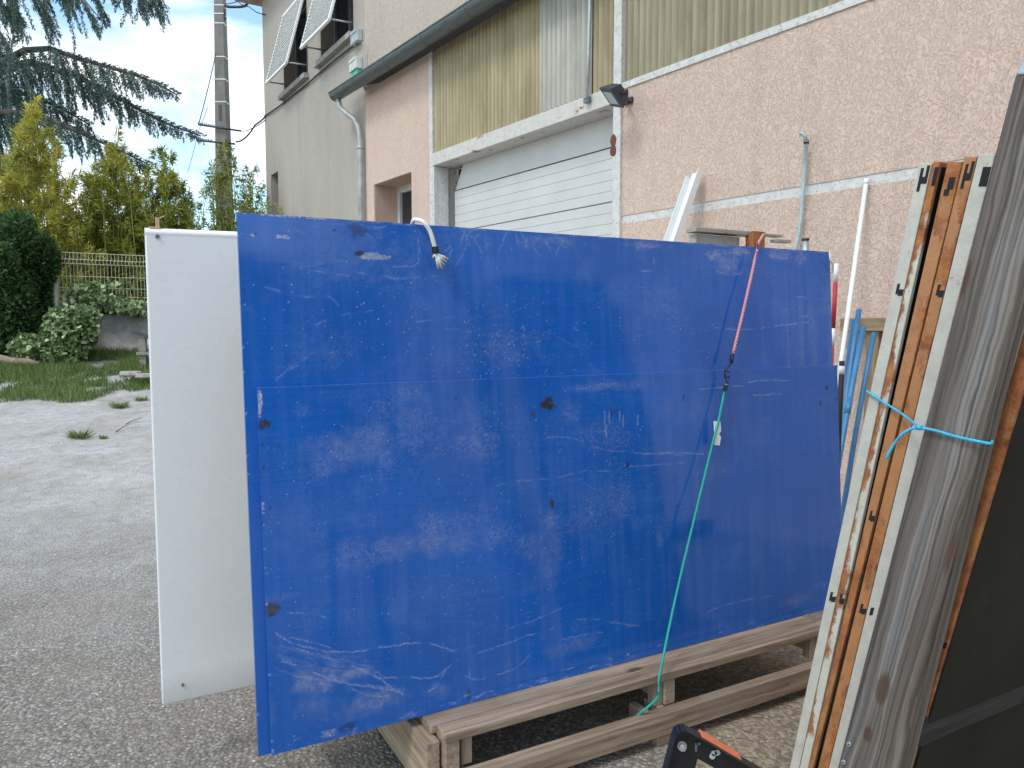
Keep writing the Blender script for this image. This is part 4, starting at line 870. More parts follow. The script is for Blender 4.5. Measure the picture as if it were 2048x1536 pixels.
m_.add(vs, F_, lc, True)
bk = len(m_.v); 
for i in (0, nl):
    for j in (0, nw): pass
cL = [vs[0], vs[nw], vs[nl*nn_+nw], vs[nl*nn_]]; ll = [lc[0], lc[nw], lc[nl*nn_+nw], lc[nl*nn_]]
m_.add(cL+[v+Q*.045 for v in cL], [(7, 6, 5, 4), (0, 4, 5, 1), (1, 5, 6, 2), (2, 6, 7, 3), (3, 7, 4, 0)], ll+[(x, y+.045, .045) for x, y, z in ll]); st += [0]*8
po = obj('beam', m_, postm, pt); po.data.attributes.new('stain', 'FLOAT', 'POINT').data.foreach_set('value', np.array(st, np.float32))
m_ = MB(); ca = a + (a-a2).normalized()*.045 + Q*.004; cb = b_ + (b_-b2).normalized()*.045 + Q*.004
m_.add([a+Q*-.002+(b_-a)*.05, b_-Q*.002, cb, ca+(b_-a)*.12] + [a+Q*.047+(b_-a)*.05, b_+Q*.047, cb+Q*.044, ca+Q*.044+(b_-a)*.12], [(0, 1, 2, 3), (7, 6, 5, 4), (0, 4, 5, 1), (1, 5, 6, 2), (2, 6, 7, 3), (3, 7, 4, 0)]); obj('metal_cap', m_, steel, pt, .004)
for (x, y) in ((1699, 1488), (1688, 1524)):
    c = spl(x, y, CP) - Q*.002; m_ = MB(); m_.tube([c-Q*.002, c+Q*.004], .0058, 14); so_ = obj('screw', m_, steel, pt); m_ = MB(); m_.tube([c-Q*.0028, c-Q*.0005], .002, 8); obj('recess_shade', m_, darkgap, so_)  # dark disc on the screw head paints the shade of its recess
# dark rail in front of the last panel
ra = spl(1826, 1432, 1.70); m_ = MB(); m_.box(ra, Q, RV*-1, Z*-1, 1.3, .05, .088); tag(obj('dark_rail', m_, darkw, None, .004), 'dark square timber rail lying across the black formwork face', 'rail')
# supporting trestle-like second upright so that rail rests on something is out of view
# blue twine
tw = thing('blue_twine', spl(1838, 856, 1.58), 'light blue twine tied round the timber post and steel panels', 'twine')
rope('cord', [spl(1733, 782, 1.745), spl(1760, 800, 1.742), spl(1800, 825, 1.735), spl(1822, 842, 1.70), spl(1838, 855, 1.652)], .0030, cord_b, '', parent=tw)
rope('cord', [spl(1838, 855, 1.652), spl(1870, 861, 1.650), spl(1915, 874, 1.650), spl(1962, 884, 1.652), spl(1981, 887, 1.66), spl(1984, 882, 1.70)], .0034, cord_b, '', parent=tw)
rope('loose_end', [spl(1838, 855, 1.65), spl(1822, 858, 1.645), spl(1803, 870, 1.64), spl(1787, 890, 1.64), spl(1772, 917, 1.635)], .0036, cord_b, '', parent=tw)
m_ = MB(); c = spl(1838, 855, 1.65); m_.tube([c-RV*.006, c+RV*.007], .0060, 8); obj('knot', m_, cord_b, tw)
# ================================================================ BLACK STAND (bottom edge)
YS = 1.33
def yp(x, y, d=0): return ony(x, y, YS+d)
sb = thing('black_stand', V((yp(1400, 1500).x, YS, 0)), 'black steel stand with orange edge strip and hex bolt beside the pallet', 'stand')
O = [yp(1330, 1540), yp(1349, 1470), yp(1352, 1463), yp(1358, 1458), yp(1366, 1457), yp(1403, 1475), yp(1482, 1522), yp(1512, 1538), yp(1640, 1612), yp(1650, 1630)]
def leg(p, q_, w_, nm='leg'):
    m_ = MB(); d = (q_-p).normalized(); sx = d.cross(V((0, 1, 0))).normalized()
    if sx.x < 0: sx = -sx
    m_.box(p, sx, V((0, 1, 0)), d, w_, .006, (q_-p).length, 0); m_.box(p+V((0, -.016, 0)), sx, V((0, 1, 0)), d, .004, .016, (q_-p).length, 0); m_.box(p+sx*(w_-.004)+V((0, -.016, 0)), sx, V((0, 1, 0)), d, .004, .016, (q_-p).length, 0)
    return obj(nm, m_, black, sb, .001)
plate = MB(); pp = [yp(1332, 1536), yp(1349, 1472), yp(1353, 1463), yp(1360, 1458.5), yp(1368, 1458), yp(1405, 1477), yp(1510, 1538), yp(1660, 1625), yp(1640, 1660), yp(1429, 1537), yp(1395.5, 1517.6), yp(1390, 1540), yp(1384, 1563), yp(1326, 1560)]
plate.prism(pp, V((0, .006, 0))); obj('plate', plate, black, sb, .001)
rim = MB(); path = [yp(1324, 1565, -.006), yp(1332, 1536, -.006), yp(1349, 1471, -.006), yp(1352.5, 1463, -.006), yp(1360, 1458, -.006), yp(1368, 1457.5, -.006), yp(1405, 1476, -.006), yp(1510, 1537, -.006), yp(1660, 1624, -.006)]
for i in range(len(path)-1):
    p, q_ = path[i], path[i+1]; d = (q_-p); L = d.length; d = d.normalized(); nn2 = d.cross(V((0, 1, 0))).normalized()
    rim.box(p-V((0, .012, 0)), d, V((0, 1, 0)), nn2, L, .026, .0022, 0)
obj('rim', rim, black, sb)
z0 = yp(1324, 1565); leg(yp(1326, 1556), V((z0.x-.06, YS+.0, .0)), .055); z1 = yp(1650, 1640); leg(yp(1625, 1620), V((z1.x+.02, YS, .0)), .05)
m_ = MB(); p = yp(1404, 1475, -.01); q_ = yp(1483, 1522, -.01); d = (q_-p); L = d.length; d = d.normalized(); nn2 = d.cross(V((0, 1, 0))).normalized()
if nn2.z < 0: nn2 = -nn2
m_.box(p-nn2*.002, d, V((0, 1, 0)), nn2, L, .026, .0042, 0); obj('orange_strip', m_, orange, sb, .001)
c = yp(1364, 1492, -.002); m_ = MB(); m_.tube([c+V((0, -.001, 0)), c+V((0, .004, 0))], .0085, 16); m_.tube([c-V((0, .008, 0)), c], .0068, 6); m_.tube([c-V((0, .011, 0)), c-V((0, .006, 0))], .003, 10); obj('hex_bolt', m_, steel, sb)
c = yp(1428, 1506, -.002); m_ = MB()
for dx, dy in ((0, 0), (.006, .001), (-.003, -.006)): m_.tube([c+V((dx, -.0015, dy)), c+V((dx, .001, dy))], .0052, 12)
obj('weld_mark', m_, simple('light_scuff', (.42, .44, .43), .7), sb)
c = yp(1392, 1494, -.002); m_ = MB(); m_.cbox(c, V((1, 0, 0)), V((0, 1, 0)), Z, .004, .002, .016); m_.cbox(c+V((.004, 0, .006)), V((1, 0, 0)), V((0, 1, 0)), Z, .008, .002, .004); obj('scratch_mark', m_, simple('grey_scuff', (.12, .12, .13), .7), sb)
# ================================================================ LEAF CARDS
def leafmat(name, cols, trans=.35, rough=.6):
    m = M(name, rough, 0, .3); t_ = m.attr('tint'); k = m.ramp(t_, *[(i/(len(cols)-1), c) for i, c in enumerate(cols)])
    m.col(k); tr = N(m.t, 'ShaderNodeBsdfTranslucent'); m.L(k, tr.inputs[0]); ms = N(m.t, 'ShaderNodeMixShader'); ms.inputs[0].default_value = trans
    o_ = m.t.nodes['Material Output']; m.L(m.p.outputs[0], ms.inputs[1]); m.L(tr.outputs[0], ms.inputs[2]); m.L(ms.outputs[0], o_.inputs[0]); return m.m
def norm(a): return a/np.maximum(np.linalg.norm(a, axis=1, keepdims=True), 1e-9)
def leaves(name, pos, dr, ln, wd, tint, m, parent=None, base=None, shape=4):
    pos = np.asarray(pos, float); n = len(pos); dr = norm(np.asarray(dr, float)); rnd = RNG.normal(size=(n, 3)); sd_ = norm(np.cross(dr, rnd))
    nr = np.cross(dr, sd_); ln = np.broadcast_to(ln, n)[:, None]; wd = np.broadcast_to(wd, n)[:, None]
    if shape == 4: P = np.stack([pos, pos+dr*ln*.4+sd_*wd/2+nr*wd*.15, pos+dr*ln, pos+dr*ln*.4-sd_*wd/2+nr*wd*.15], 1); k = 4
    else: P = np.stack([pos, pos+dr*ln*.15+sd_*wd*.5, pos+dr*ln*.55+sd_*wd*.42+nr*wd*.12, pos+dr*ln, pos+dr*ln*.55-sd_*wd*.42+nr*wd*.12, pos+dr*ln*.15-sd_*wd*.5], 1); k = 6
    bs = np.array(wloc(parent) if parent else (base or (0, 0, 0)), float)
    me = bpy.data.meshes.new(name); me.vertices.add(n*k); me.vertices.foreach_set('co', (P.reshape(-1, 3)-bs).astype(np.float32).ravel())
    me.loops.add(n*k); me.loops.foreach_set('vertex_index', np.arange(n*k, dtype=np.int32)); me.polygons.add(n)
    me.polygons.foreach_set('loop_start', np.arange(0, n*k, k, dtype=np.int32)); me.polygons.foreach_set('loop_total', np.full(n, k, np.int32)); me.update(calc_edges=True)
    me.attributes.new('tint', 'FLOAT', 'POINT').data.foreach_set('value', np.repeat(np.clip(tint, 0, 1), k).astype(np.float32))
    return link(name, me, m, parent, V(bs) if not parent else None)
bark = simple('bark', (.09, .075, .06), .9, 0, .3, 12, bump=.01, bscale=20)
# ---- cedar
cedm = leafmat('cedar_needles', [(.03, .058, .042), (.07, .125, .098), (.145, .225, .19), (.23, .33, .28)], .3)
CD = 18.0
def cp(x, y, d=0): return ony(x, y, CD+d)
tb = cp(-150, 600); tb.z = 1.5
cd = thing('cedar_tree', tb, 'large blue green cedar with long drooping branches at the left', 'tree')
m_ = MB(); m_.tube([tb, tb+V((.1, 0, 4)), tb+V((.3, .1, 9)), tb+V((.2, 0, 15))], .45, 12, rs=[.48, .40, .28, .08]); obj('trunk', m_, bark, cd)
BR = [([(-150, 210), (-60, 160), (0, 128), (50, 100), (100, 97), (160, 118), (210, 132), (270, 150), (320, 170), (354, 190)], 0, 200, 12, .55),
      ([(-60, 150), (60, 125), (150, 150), (190, 172), (235, 195), (290, 225), (340, 250), (402, 272)], .8, 120, 14, .5),
      ([(-150, 260), (-20, 225), (30, 225), (100, 240), (160, 265), (220, 292), (300, 330)], -.6, 110, 20, .4),
      ([(-150, 330), (-80, 300), (-20, 310), (30, 330), (70, 360)], .5, 150, 60, .2),
      ([(-150, 180), (-60, 190), (0, 180), (60, 190), (120, 215), (180, 250)], 1.6, 120, 30, .3),
      ([(-150, 60), (-80, 20), (-20, 10), (20, 20), (45, 60)], .4, 60, 30, .6),
      ([(-120, 420), (-60, 390), (-10, 400), (30, 410)], 1.2, 120, 60, .1)]
pos = []; dr = []; tn = []; lm = MB()
def twig(p, d, L, tn0, gap=.026, spread=.075):
    """one hanging twig: a curved string of needle tufts"""
    n = max(3, int(L/gap)); q_ = np.array(p); d = np.array(d, float); d /= np.linalg.norm(d); k = RNG.normal(size=(n, 3))
    for i in range(n):
        f = i/n; q_ = q_ + d*gap; d = d + np.array([RNG.normal(0, .03), RNG.normal(0, .03), -.015]); d /= np.linalg.norm(d)
        w_ = spread*(1-f*.75)
        for _ in range(4):
            pos.append(q_ + RNG.normal(size=3)*.015); dr.append(d*.9 + RNG.normal(size=3)*(.75*w_/.075)); tn.append(tn0 + RNG.normal(0, .16))
for bi, (pts, dep, hang, end, tt) in enumerate(BR):
    P = [cp(x, y, dep) for x, y in pts]; lens = [0]
    for i in range(1, len(P)): lens.append(lens[-1]+(P[i]-P[i-1]).length)
    lm.tube(P, .07, 7, rs=[.10*(1-.85*i/(len(P)-1)) for i in range(len(P))])
    tot = lens[-1]; n = int(tot/.06)
    for k in range(n):
        s = (k+random.random())/n*tot; f = s/tot
        i = max(j for j in range(len(lens)) if lens[j] <= s); i = min(i, len(P)-2); p = P[i].lerp(P[i+1], (s-lens[i])/max(1e-6, lens[i+1]-lens[i]))
        px = 1024 + (p.x/p.y)*FPX
        if px < -90: continue
        h = (hang + (end-hang)*max(0, f*1.35-.35)**.8)*CD/FPX
        for _ in range(2):
            off = RNG.normal(0, .45*(1-f*.8)); L = h*random.uniform(.25, 1.0)
            twig((p.x, p.y+off, p.z-abs(off)*.12), (random.uniform(.05, .55), off*.4, -1), L, tt + (.25 if random.random() < .3 else 0) - (.15 if off > 0 else 0), spread=.085)
        # short upper-side needles
        twig((p.x, p.y, p.z), (.8, RNG.normal(0, .4), .15), .12, tt-.05, spread=.05)
TOPT = [((-30, -40), (48, 92)), ((10, -30), (38, 60)), ((55, -30), (122, 92)), ((80, -40), (95, 60)), ((20, -40), (30, 40)), ((145, -40), (207, 72)), ((175, -40), (215, 66)), ((130, -30), (142, 30)), ((280, -40), (325, 48)), ((265, -40), (297, 46)), ((235, -30), (262, 12)), ((200, -30), (240, 22)), ((300, -30), (328, 22)), ((-10, 60), (20, 108)), ((100, -30), (150, 10)), ((-20, 90), (12, 118))]
for (x0, y0), (x1, y1) in TOPT:
    for r_ in range(3):
        a = cp(x0+random.uniform(-12, 12), y0, random.uniform(-1, 1)); b_ = cp(x1+random.uniform(-6, 6), y1-8-random.uniform(0, 26)*(r_ > 0), random.uniform(-1, 1)); d = b_-a
        n0 = len(pos); lm.tube([a, a.lerp(b_, .6), b_], .02, 5, r2=.006)
        twig(a, d, d.length, .45, spread=.10)
        for k in range(int(d.length/.16)):
            q_ = a.lerp(b_, (k+.5)*.16/d.length); twig(q_, (random.uniform(-.3, .6), random.uniform(-.4, .4), -1), random.uniform(.1, .38), .45, spread=.06)
lm.tube([cp(-150, 60), cp(-60, -70), cp(100, -75), cp(250, -60), cp(345, -45)], .12, 7, r2=.03)
obj('limbs', lm, bark, cd); leaves('foliage', pos, dr, RNG.uniform(.045, .095, len(pos)), .022, np.array(tn), cedm, cd)
# ---- bamboo clumps
def bamboo(label, culms, m, leafn, stemc, bl=.17, bw=.022, dens_low=0):
    b0 = culms[0][0]; base = ony(b0, 640, culms[0][3]); base.z = 1.6
    t_ = thing('bamboo', base, label, 'bamboo', 'bamboo clumps behind the mesh fence'); st_ = MB(); pos = []; dr = []; tn = []
    for (x, yt_, sw, dep, ti) in culms:
        top = ony(x, yt_, dep); bt = V((top.x-sw*.6+random.uniform(-.15, .15), dep, 1.55)); H = top.z-bt.z
        path = [bt, bt.lerp(top, .35)+V((-sw*.5, 0, .1)), bt.lerp(top, .7)+V((-sw*.6, 0, .12)), top]
        st_.tube(path, .014, 5, r2=.004)
        n = int(leafn*H/2.5)
        f = RNG.random(n)**.8*.97+.03
        P = np.array([path[0], path[1], path[2], path[3]]); xs_ = np.interp(f, [0, .35, .7, 1], P[:, 0]); ys_ = np.interp(f, [0, .35, .7, 1], P[:, 1]); zs_ = np.interp(f, [0, .35, .7, 1], P[:, 2])
        # clustered side branches
        nb_ = max(6, int(H*6)); cf = RNG.random(nb_); ang = RNG.uniform(0, 6.28, nb_); ci = RNG.integers(0, nb_, n); f = np.clip(cf[ci]+RNG.normal(0, .014, n), 0, 1)
        xs_ = np.interp(f, [0, .35, .7, 1], P[:, 0]); ys_ = np.interp(f, [0, .35, .7, 1], P[:, 1]); zs_ = np.interp(f, [0, .35, .7, 1], P[:, 2])
        rad = RNG.random(n)**.6*((.07+.50*(1-f)**.9)*RNG.uniform(.25, 1.15, nb_)[ci])
        pos.append(np.stack([xs_+np.cos(ang[ci])*rad, ys_+np.sin(ang[ci])*rad, zs_+rad*.55+RNG.normal(0, .03, n)], 1))
        dr.append(np.stack([np.cos(ang[ci])*.6+RNG.normal(0, .5, n), np.sin(ang[ci])*.6+RNG.normal(0, .5, n), .25+RNG.normal(0, .55, n)], 1))
        tn.append(ti + RNG.normal(0, .16, n) + .12*(RNG.random(nb_)[ci]-.5) - .2*(1-f)*(RNG.random(n) < .5))
    obj('stems', st_, stemc, t_); pos = np.concatenate(pos); leaves('foliage', pos, np.concatenate(dr), RNG.uniform(bl*.6, bl*1.2, len(pos)), bw, np.concatenate(tn), m, t_)
bamm = leafmat('bamboo_leaves', [(.05, .085, .02), (.12, .17, .035), (.34, .36, .07), (.66, .56, .10), (.88, .76, .20)], .5)
stemm = simple('bamboo_stem', (.22, .24, .07), .5)
R_ = random.uniform
def cul(xs0, xs1, n, ytop, jit, dep, ti, sw=.2): return [(R_(xs0, xs1), 0, sw, dep+R_(-.5, .6), ti+R_(-.1, .1)) for _ in range(n)]
def mk(xs0, xs1, n, fn, dep, ti, sw=.15, jit=45):
    r = []
    for _ in range(n):
        x = R_(xs0, xs1); r.append((x, fn(x)+(R_(0, 1)**1.5)*jit, R_(-sw, sw)*2.2, dep+R_(-.5, .7), ti+R_(-.1, .1)))
    return r
prf = lambda pts: (lambda x: float(np.interp(x, [p[0] for p in pts], [p[1] for p in pts])))
f1 = prf([(-60, 380), (0, 350), (40, 260), (62, 188), (85, 225), (120, 285), (150, 340), (180, 400)])
bamboo('tall yellow leaved bamboo clump at the left, above the dark hedge', [(62, 186, .25, 15.6, .72), (70, 200, .2, 15.7, .7), (52, 215, .2, 15.6, .7), (80, 225, .1, 15.8, .65)] + mk(-50, 165, 48, f1, 15.8, .60, sw=.3, jit=170), bamm, 520, stemm)
f2 = prf([(140, 390), (180, 350), (215, 290), (232, 264), (250, 300), (280, 350)])
bamboo('yellow green bamboo clump in the middle, behind the mesh fence', [(231, 262, .15, 15.9, .5), (238, 280, .1, 15.9, .5)] + mk(140, 285, 36, f2, 16.0, .52, jit=130), bamm, 520, stemm)
f3 = prf([(260, 380), (300, 330), (330, 300), (350, 315), (372, 360), (395, 420)])
bamboo('greener bamboo clump behind the mesh fence, next to the white board', [(330, 302, .1, 16.0, .36), (340, 310, .1, 16.2, .36), (310, 215+85, -.1, 16.2, .34)] + mk(255, 385, 36, f3, 16.1, .42, jit=130), bamm, 520, stemm)
f4 = prf([(405, 400), (425, 320), (445, 270), (470, 290), (490, 300), (515, 350), (530, 400)])
bamboo('thin airy green bamboo growing round the foot of the utility pole', mk(408, 526, 30, f4, 15.3, .36, jit=100), bamm, 240, stemm, .11, .022)
bamboo('small yellowish bamboo sprig at the corner of the grey house', mk(530, 556, 6, lambda x: 405, 14.6, .5, jit=25), bamm, 200, stemm, .10, .02)
# lower dense fill belongs to a dark shrub row behind the fence
def shrub(name, label, cx, y0, y1, hw, dep, dd, n, m, size, ti, cat='shrub', group=None, nm_f='foliage', jag=.18):
    a = ony(cx, y1, dep); top = ony(cx, y0, dep); H = top.z-a.z; hwm = hw*dep/FPX
    t_ = thing(name, V((a.x, dep, a.z)), label, cat, group)
    r = np.random.default_rng(int(cx)+9); lob = [(r.uniform(-.8, .8), r.uniform(-.7, .7), r.uniform(.1, .9), r.uniform(.25, .5)) for _ in range(26)]
    li = r.integers(0, 26, n); L = np.array(lob)[li]; d = norm(r.normal(size=(n, 3))); rad = (r.random(n)**.25)*L[:, 3]
    P = np.stack([a.x+(L[:, 0]+d[:, 0]*rad)*hwm, dep+(L[:, 1]+d[:, 1]*rad)*dd, a.z+np.clip((L[:, 2]*.85+d[:, 2]*rad*.6), 0, 1.05)*H], 1)
    leaves(nm_f, P, d*.8+r.normal(size=(n, 3))*.6+np.array([0, 0, .1]), r.uniform(size*.6, size*1.2, n), size*.55, ti+r.normal(0, .2, n)+d[:, 2]*.15, m, t_)
    m_ = MB()
    for k in range(7): x = a.x+r.uniform(-.6, .6)*hwm; y = dep+r.uniform(0, .4)*dd; m_.tube([V((x, y, a.z-.1)), V((x+.1, y, a.z+H*.3)), V((x+r.uniform(-.2, .2), y, a.z+H*.55))], .025, 5, r2=.008)
    obj('stems', m_, bark, t_)
hedgem = leafmat('dark_hedge_leaves', [(.012, .028, .010), (.035, .08, .024), (.075, .155, .045), (.16, .27, .09)], .3)
grn = leafmat('mid_green_leaves', [(.025, .05, .015), (.075, .13, .035), (.16, .22, .06), (.32, .36, .10)], .35)
shrub('hedge', 'dense dark green clipped hedge at the far left beside the fence', -4, 405, 712, 104, 13.6, .8, 60000, hedgem, .085, .50, 'hedge')
sg = 'dark shrubs under the bamboo behind the fence'
shrub('shrub', 'dark green shrub under the middle bamboo, behind the left of the mesh', 175, 440, 640, 90, 17.0, .7, 22000, grn, .09, .4, 'shrub', sg)
shrub('shrub', 'dark green shrub behind the mesh next to the white board', 290, 415, 640, 85, 17.2, .7, 22000, grn, .09, .3, 'shrub', sg)
shrub('shrub', 'dark green shrub behind the top of the white board', 405, 450, 640, 80, 17.4, .7, 16000, grn, .09, .3, 'shrub', sg)
shrub('shrub', 'dark green shrub at the foot of the utility pole', 490, 440, 640, 55, 17.6, .5, 12000, grn, .09, .32, 'shrub', sg)
# ---- ivy
ivym = leafmat('variegated_ivy', [(.02, .05, .015), (.07, .14, .045), (.19, .29, .11), (.50, .58, .32), (.72, .74, .52)], .25, .45)
def ivyfill(regs, n, dep, size, ti):
    P = []; r = RNG
    for (x, y, rx, ry, w_) in regs:
        k = int(n*w_); a_ = r.uniform(0, 6.28, k); q = np.sqrt(r.random(k)); px = x+rx*q*np.cos(a_); py = y+ry*q*np.sin(a_)
        for i in range(k): v = ony(px[i], py[i], dep + r.uniform(-.35, .3)-.25*(1-q[i])); P.append(v)
    P = np.array(P); n_ = len(P); d = np.stack([r.normal(0, .6, n_), -np.abs(r.normal(.2, .5, n_)), -.35+r.normal(0, .5, n_)], 1)
    return P, d, r.uniform(size*.6, size*1.15, n_), ti+r.normal(0, .2, n_)
t_ = thing('ivy', ony(110, 700, 13.3), 'variegated ivy mound at the foot of the hedge and retaining wall', 'ivy')
P, d, ln, ti = ivyfill([(140, 660, 56, 50, .45), (60, 695, 42, 28, .2), (115, 705, 60, 22, .15), (165, 640, 34, 30, .2), (110, 735-20, 20, 14, .04)], 6500, 13.35, .092, .48)
leaves('leaves', P, d, ln, ln*.85, ti, ivym, t_, shape=6)
m_ = MB(); m_.tube([ony(100, 712, 13.4), ony(130, 680, 13.5), ony(160, 640, 13.6), ony(190, 610, 13.8)], .015, 5); obj('stem', m_, bark, t_)
t_ = thing('ivy', ony(220, 632, 14.2), 'thin trailing ivy along the base of the mesh fence', 'ivy')
P, d, ln, ti = ivyfill([(200, 600, 60, 14, .3), (255, 612, 50, 14, .3), (160, 590, 30, 26, .2), (285, 620, 22, 10, .15), (220, 570, 50, 10, .08)], 1300, 14.25, .09, .5)
leaves('leaves', P, d, ln, ln*.8, ti, ivym, t_, shape=6)
m_ = MB(); m_.tube([ony(150, 622, 14.2), ony(200, 610, 14.2), ony(250, 622, 14.3), ony(300, 625, 14.4)], .01, 5); obj('stem', m_, bark, t_)
# ================================================================ FENCE, RETAINING WALL, LOG, BENCH
FA = ony(115, 503, 14.15); FB0 = ony(300, 511, 15.0); fd = (FB0-FA); fd.z = 0; fd = fd.normalized(); FL = 4.9
ftop = FA.z; fbot = ony(115, 622, 14.15).z; fH = ftop-fbot
fm = simple('pale_green_wire', (.66, .68, .52), .5, .1); fe = thing('mesh_fence', V((FA.x, FA.y, fbot)), 'pale welded wire mesh fence on top of the retaining wall', 'fence')
def fp(s, z, o=0): q_ = FA + fd*s; return V((q_.x, q_.y-o, z))
m_ = MB(); nw_ = int(FL/.062)
fold = lambda z: .035 if abs(z-(ftop-.17)) < .03 or abs(z-(fbot+.22)) < .03 else 0
zz_ = [ftop, ftop-.12, ftop-.17, ftop-.22, fbot+.27, fbot+.22, fbot+.17, fbot]
for k in range(nw_+1): m_.tube([fp(k*.062, z, fold(z)) for z in zz_], .0045, 4, False)
for z in (ftop-.01, ftop-.13, ftop-.21, ftop-.17-.27, ftop-.17-.48, fbot+.27, fbot+.17, fbot+.03): m_.tube([fp(0, z, fold(z)+.006), fp(FL, z, fold(z)+.006)], .006, 4, False)
obj('mesh_panel', m_, fm, fe)
for s in (-.03, 2.48, 4.93): m_ = MB(); m_.box(fp(s-.025, fbot-.15, .05), fd, V((0, 1, 0)), Z, .05, .05, fH+.2); obj('post', m_, simple('pale_post', (.55, .56, .5), .5), fe, .003)
rwz = ony(240, 629, 14.2).z
m_ = MB(); a = fp(-.6, .5, .12); L = 6.5; nn_ = 26; top = []
for k in range(nn_): top.append((L*k/(nn_-1), rwz + random.uniform(-.015, .015)))
vs = [a+fd*s+Z*(z-a.z) for s, z in top] + [a+fd*s for s, z in top]; vs += [v+V((0, .16, 0)) for v in vs]
k = nn_; fs = [(i, i+1, k+i+1, k+i) for i in range(k-1)] + [(2*k+i, 3*k+i, 3*k+i+1, 2*k+i+1) for i in range(k-1)] + [(i, 2*k+i, 2*k+i+1, i+1) for i in range(k-1)]
m_.add(vs, fs); tag(obj('retaining_wall', m_, wallst), 'low stained concrete retaining wall under the mesh fence', 'wall')
m_ = MB(); a = ony(-60, 712, 13.0); b_ = ony(80, 728, 12.7); m_.tube([a, a.lerp(b_, .3)+V((0, 0, .03)), a.lerp(b_, .6)-V((0, 0, .01)), a.lerp(b_, .85)+V((0, 0, .01)), b_], .075, 9, rs=[.08, .075, .07, .06, .03]); tag(obj('log', m_, simple('log_bark', (.24, .18, .13), .9, 0, .3, 9, bump=.01, bscale=25)), 'fallen brown log lying at the edge of the grass', 'log')
bn = thing('bench', ony(300, 735, 12.6), 'weathered wooden bench with a dark sloping plank, half hidden by the white board', 'bench')
a = ony(272, 704, 12.6); m_ = MB(); m_.box(a, V((1, .1, 0)).normalized(), V((0, 1, 0)), Z*-1, 1.3, .3, .055); obj('seat', m_, benchw, bn, .004)
a = ony(264, 667, 12.6); b_ = ony(312, 681, 12.6); d = (b_-a).normalized(); m_ = MB(); m_.box(a, d, V((0, 1, 0)), d.cross(V((0, 1, 0))).normalized(), 1.2, .14, .04); obj('sloping_plank', m_, darkm, bn, .004)
for x in (277, 360): a = ony(x, 675, 12.66); m_ = MB(); m_.box(a, V((1, 0, 0)), V((0, 1, 0)), Z*-1, .11, .05, .52); obj('leg', m_, benchw, bn, .004)
m_ = MB(); a = ony(294, 678, 12.62); m_.box(a, V((1, 0, 0)), V((0, 1, 0)), Z*-1, .09, .03, .09); obj('bracket', m_, steel, bn, .003)
# low stones by the grass
for i, (x, y, lb) in enumerate(((262, 748, 'pale flat stone at the grass edge, nearer the bench'), (290, 752, 'pale flat stone at the grass edge, touching the white board edge'))):
    c = ony(x, y, 11.6); m_ = MB(); n_ = 10
    m_.prism([c+V((.16*math.cos(t2)*R_(.8, 1.1), .12*math.sin(t2)*R_(.8, 1.1), -.02)) for t2 in np.linspace(0, 6.28, n_)[:-1]], Z*.06); tag(obj('stone', m_, simple('pale_stone', (.42, .37, .33), .9, 0, .2, 10), None, .012), lb, 'stone', 'flat stones by the grass')
# ---- grass (stuff) and weeds
grm = leafmat('grass_blades', [(.06, .10, .025), (.12, .20, .055), (.20, .29, .09), (.36, .38, .16), (.50, .44, .25)], .4)
P = []; k = 0
def gden(x, y):
    return float(vnoise(np.array([[x+20.]]), np.array([[y+3.]]), 1.1, 1.1, 77, 3)[0, 0])
gx = RNG.uniform(-12, -3.5, 70000); gy = RNG.uniform(10.5, 14.1, 70000)
dn_ = vnoise(gx[None]+20, gy[None]+3, 1.3, 1.3, 77, 3)[0]; fr_ = np.interp(gy, [10.5, 11.0, 11.6, 14.1], [.66, .46, .34, .36]) + .02*np.sin(gx*2)
ok = (dn_ > fr_); gx = gx[ok]; gy = gy[ok]; dn2 = dn_[ok]
gz = np.array([zt(a, b) for a, b in zip(gx, gy)]) - .005
P = np.stack([gx, gy, gz], 1); n_ = len(P); d = np.stack([RNG.normal(0, .45, n_), RNG.normal(0, .45, n_), np.ones(n_)], 1)
ln = RNG.uniform(.04, .17, n_)*(.5+dn2*1.1)*np.interp(gy, [10, 11, 14], [.55, 1, 1.1])
tag(leaves('grass', P, d, ln, .012, .38+RNG.normal(0, .18, n_)+.2*(dn2-.5), grm, None, V((-7, 12, .4))), 'rough green grass at the foot of the hedge and wall', 'grass', None, 'stuff')
wl = [((160, 876), .13, 90, 'weed tuft growing alone in the pale gravel, furthest left'), ((208, 877), .06, 30, 'tiny weed sprig right of the lone tuft'), ((240, 816), .12, 110, 'weed tuft near the grass edge with spreading blades'), ((283, 802), .10, 60, 'low weed tuft beside the left edge of the white board')]
for (x, y), h_, n_, lb in wl:
    # intersect with the sloping ground
    dd = ray(x, y); s_ = 4.0
    while (CC + dd*s_).z > zt((CC+dd*s_).x, (CC+dd*s_).y) and s_ < 20: s_ += .02
    c = CC + dd*s_; n_ *= 2; t_ = thing('weed', c, lb, 'weed', 'weeds growing in the gravel')
    a_ = RNG.uniform(0, 6.28, n_); P = np.array([c.x, c.y, c.z-.005]) + np.stack([np.cos(a_), np.sin(a_), 0*a_], 1)*RNG.uniform(0, h_*.5, n_)[:, None]
    leaves('blades', P, np.stack([np.cos(a_)*.9, np.sin(a_)*.9, RNG.uniform(.3, 1.3, n_)], 1), RNG.uniform(h_*.5, h_*1.3, n_), .011, .45+RNG.normal(0, .2, n_), grm, t_)
    m_ = MB(); m_.tube([c-Z*.01, c+Z*h_*.6], .004, 5); obj('stem', m_, bark, t_)
def gpt2(x, y):
    dd = ray(x, y); s_ = 3.0
    while (CC + dd*s_).z > zt((CC+dd*s_).x, (CC+dd*s_).y) and s_ < 20: s_ += .01
    return CC + dd*s_
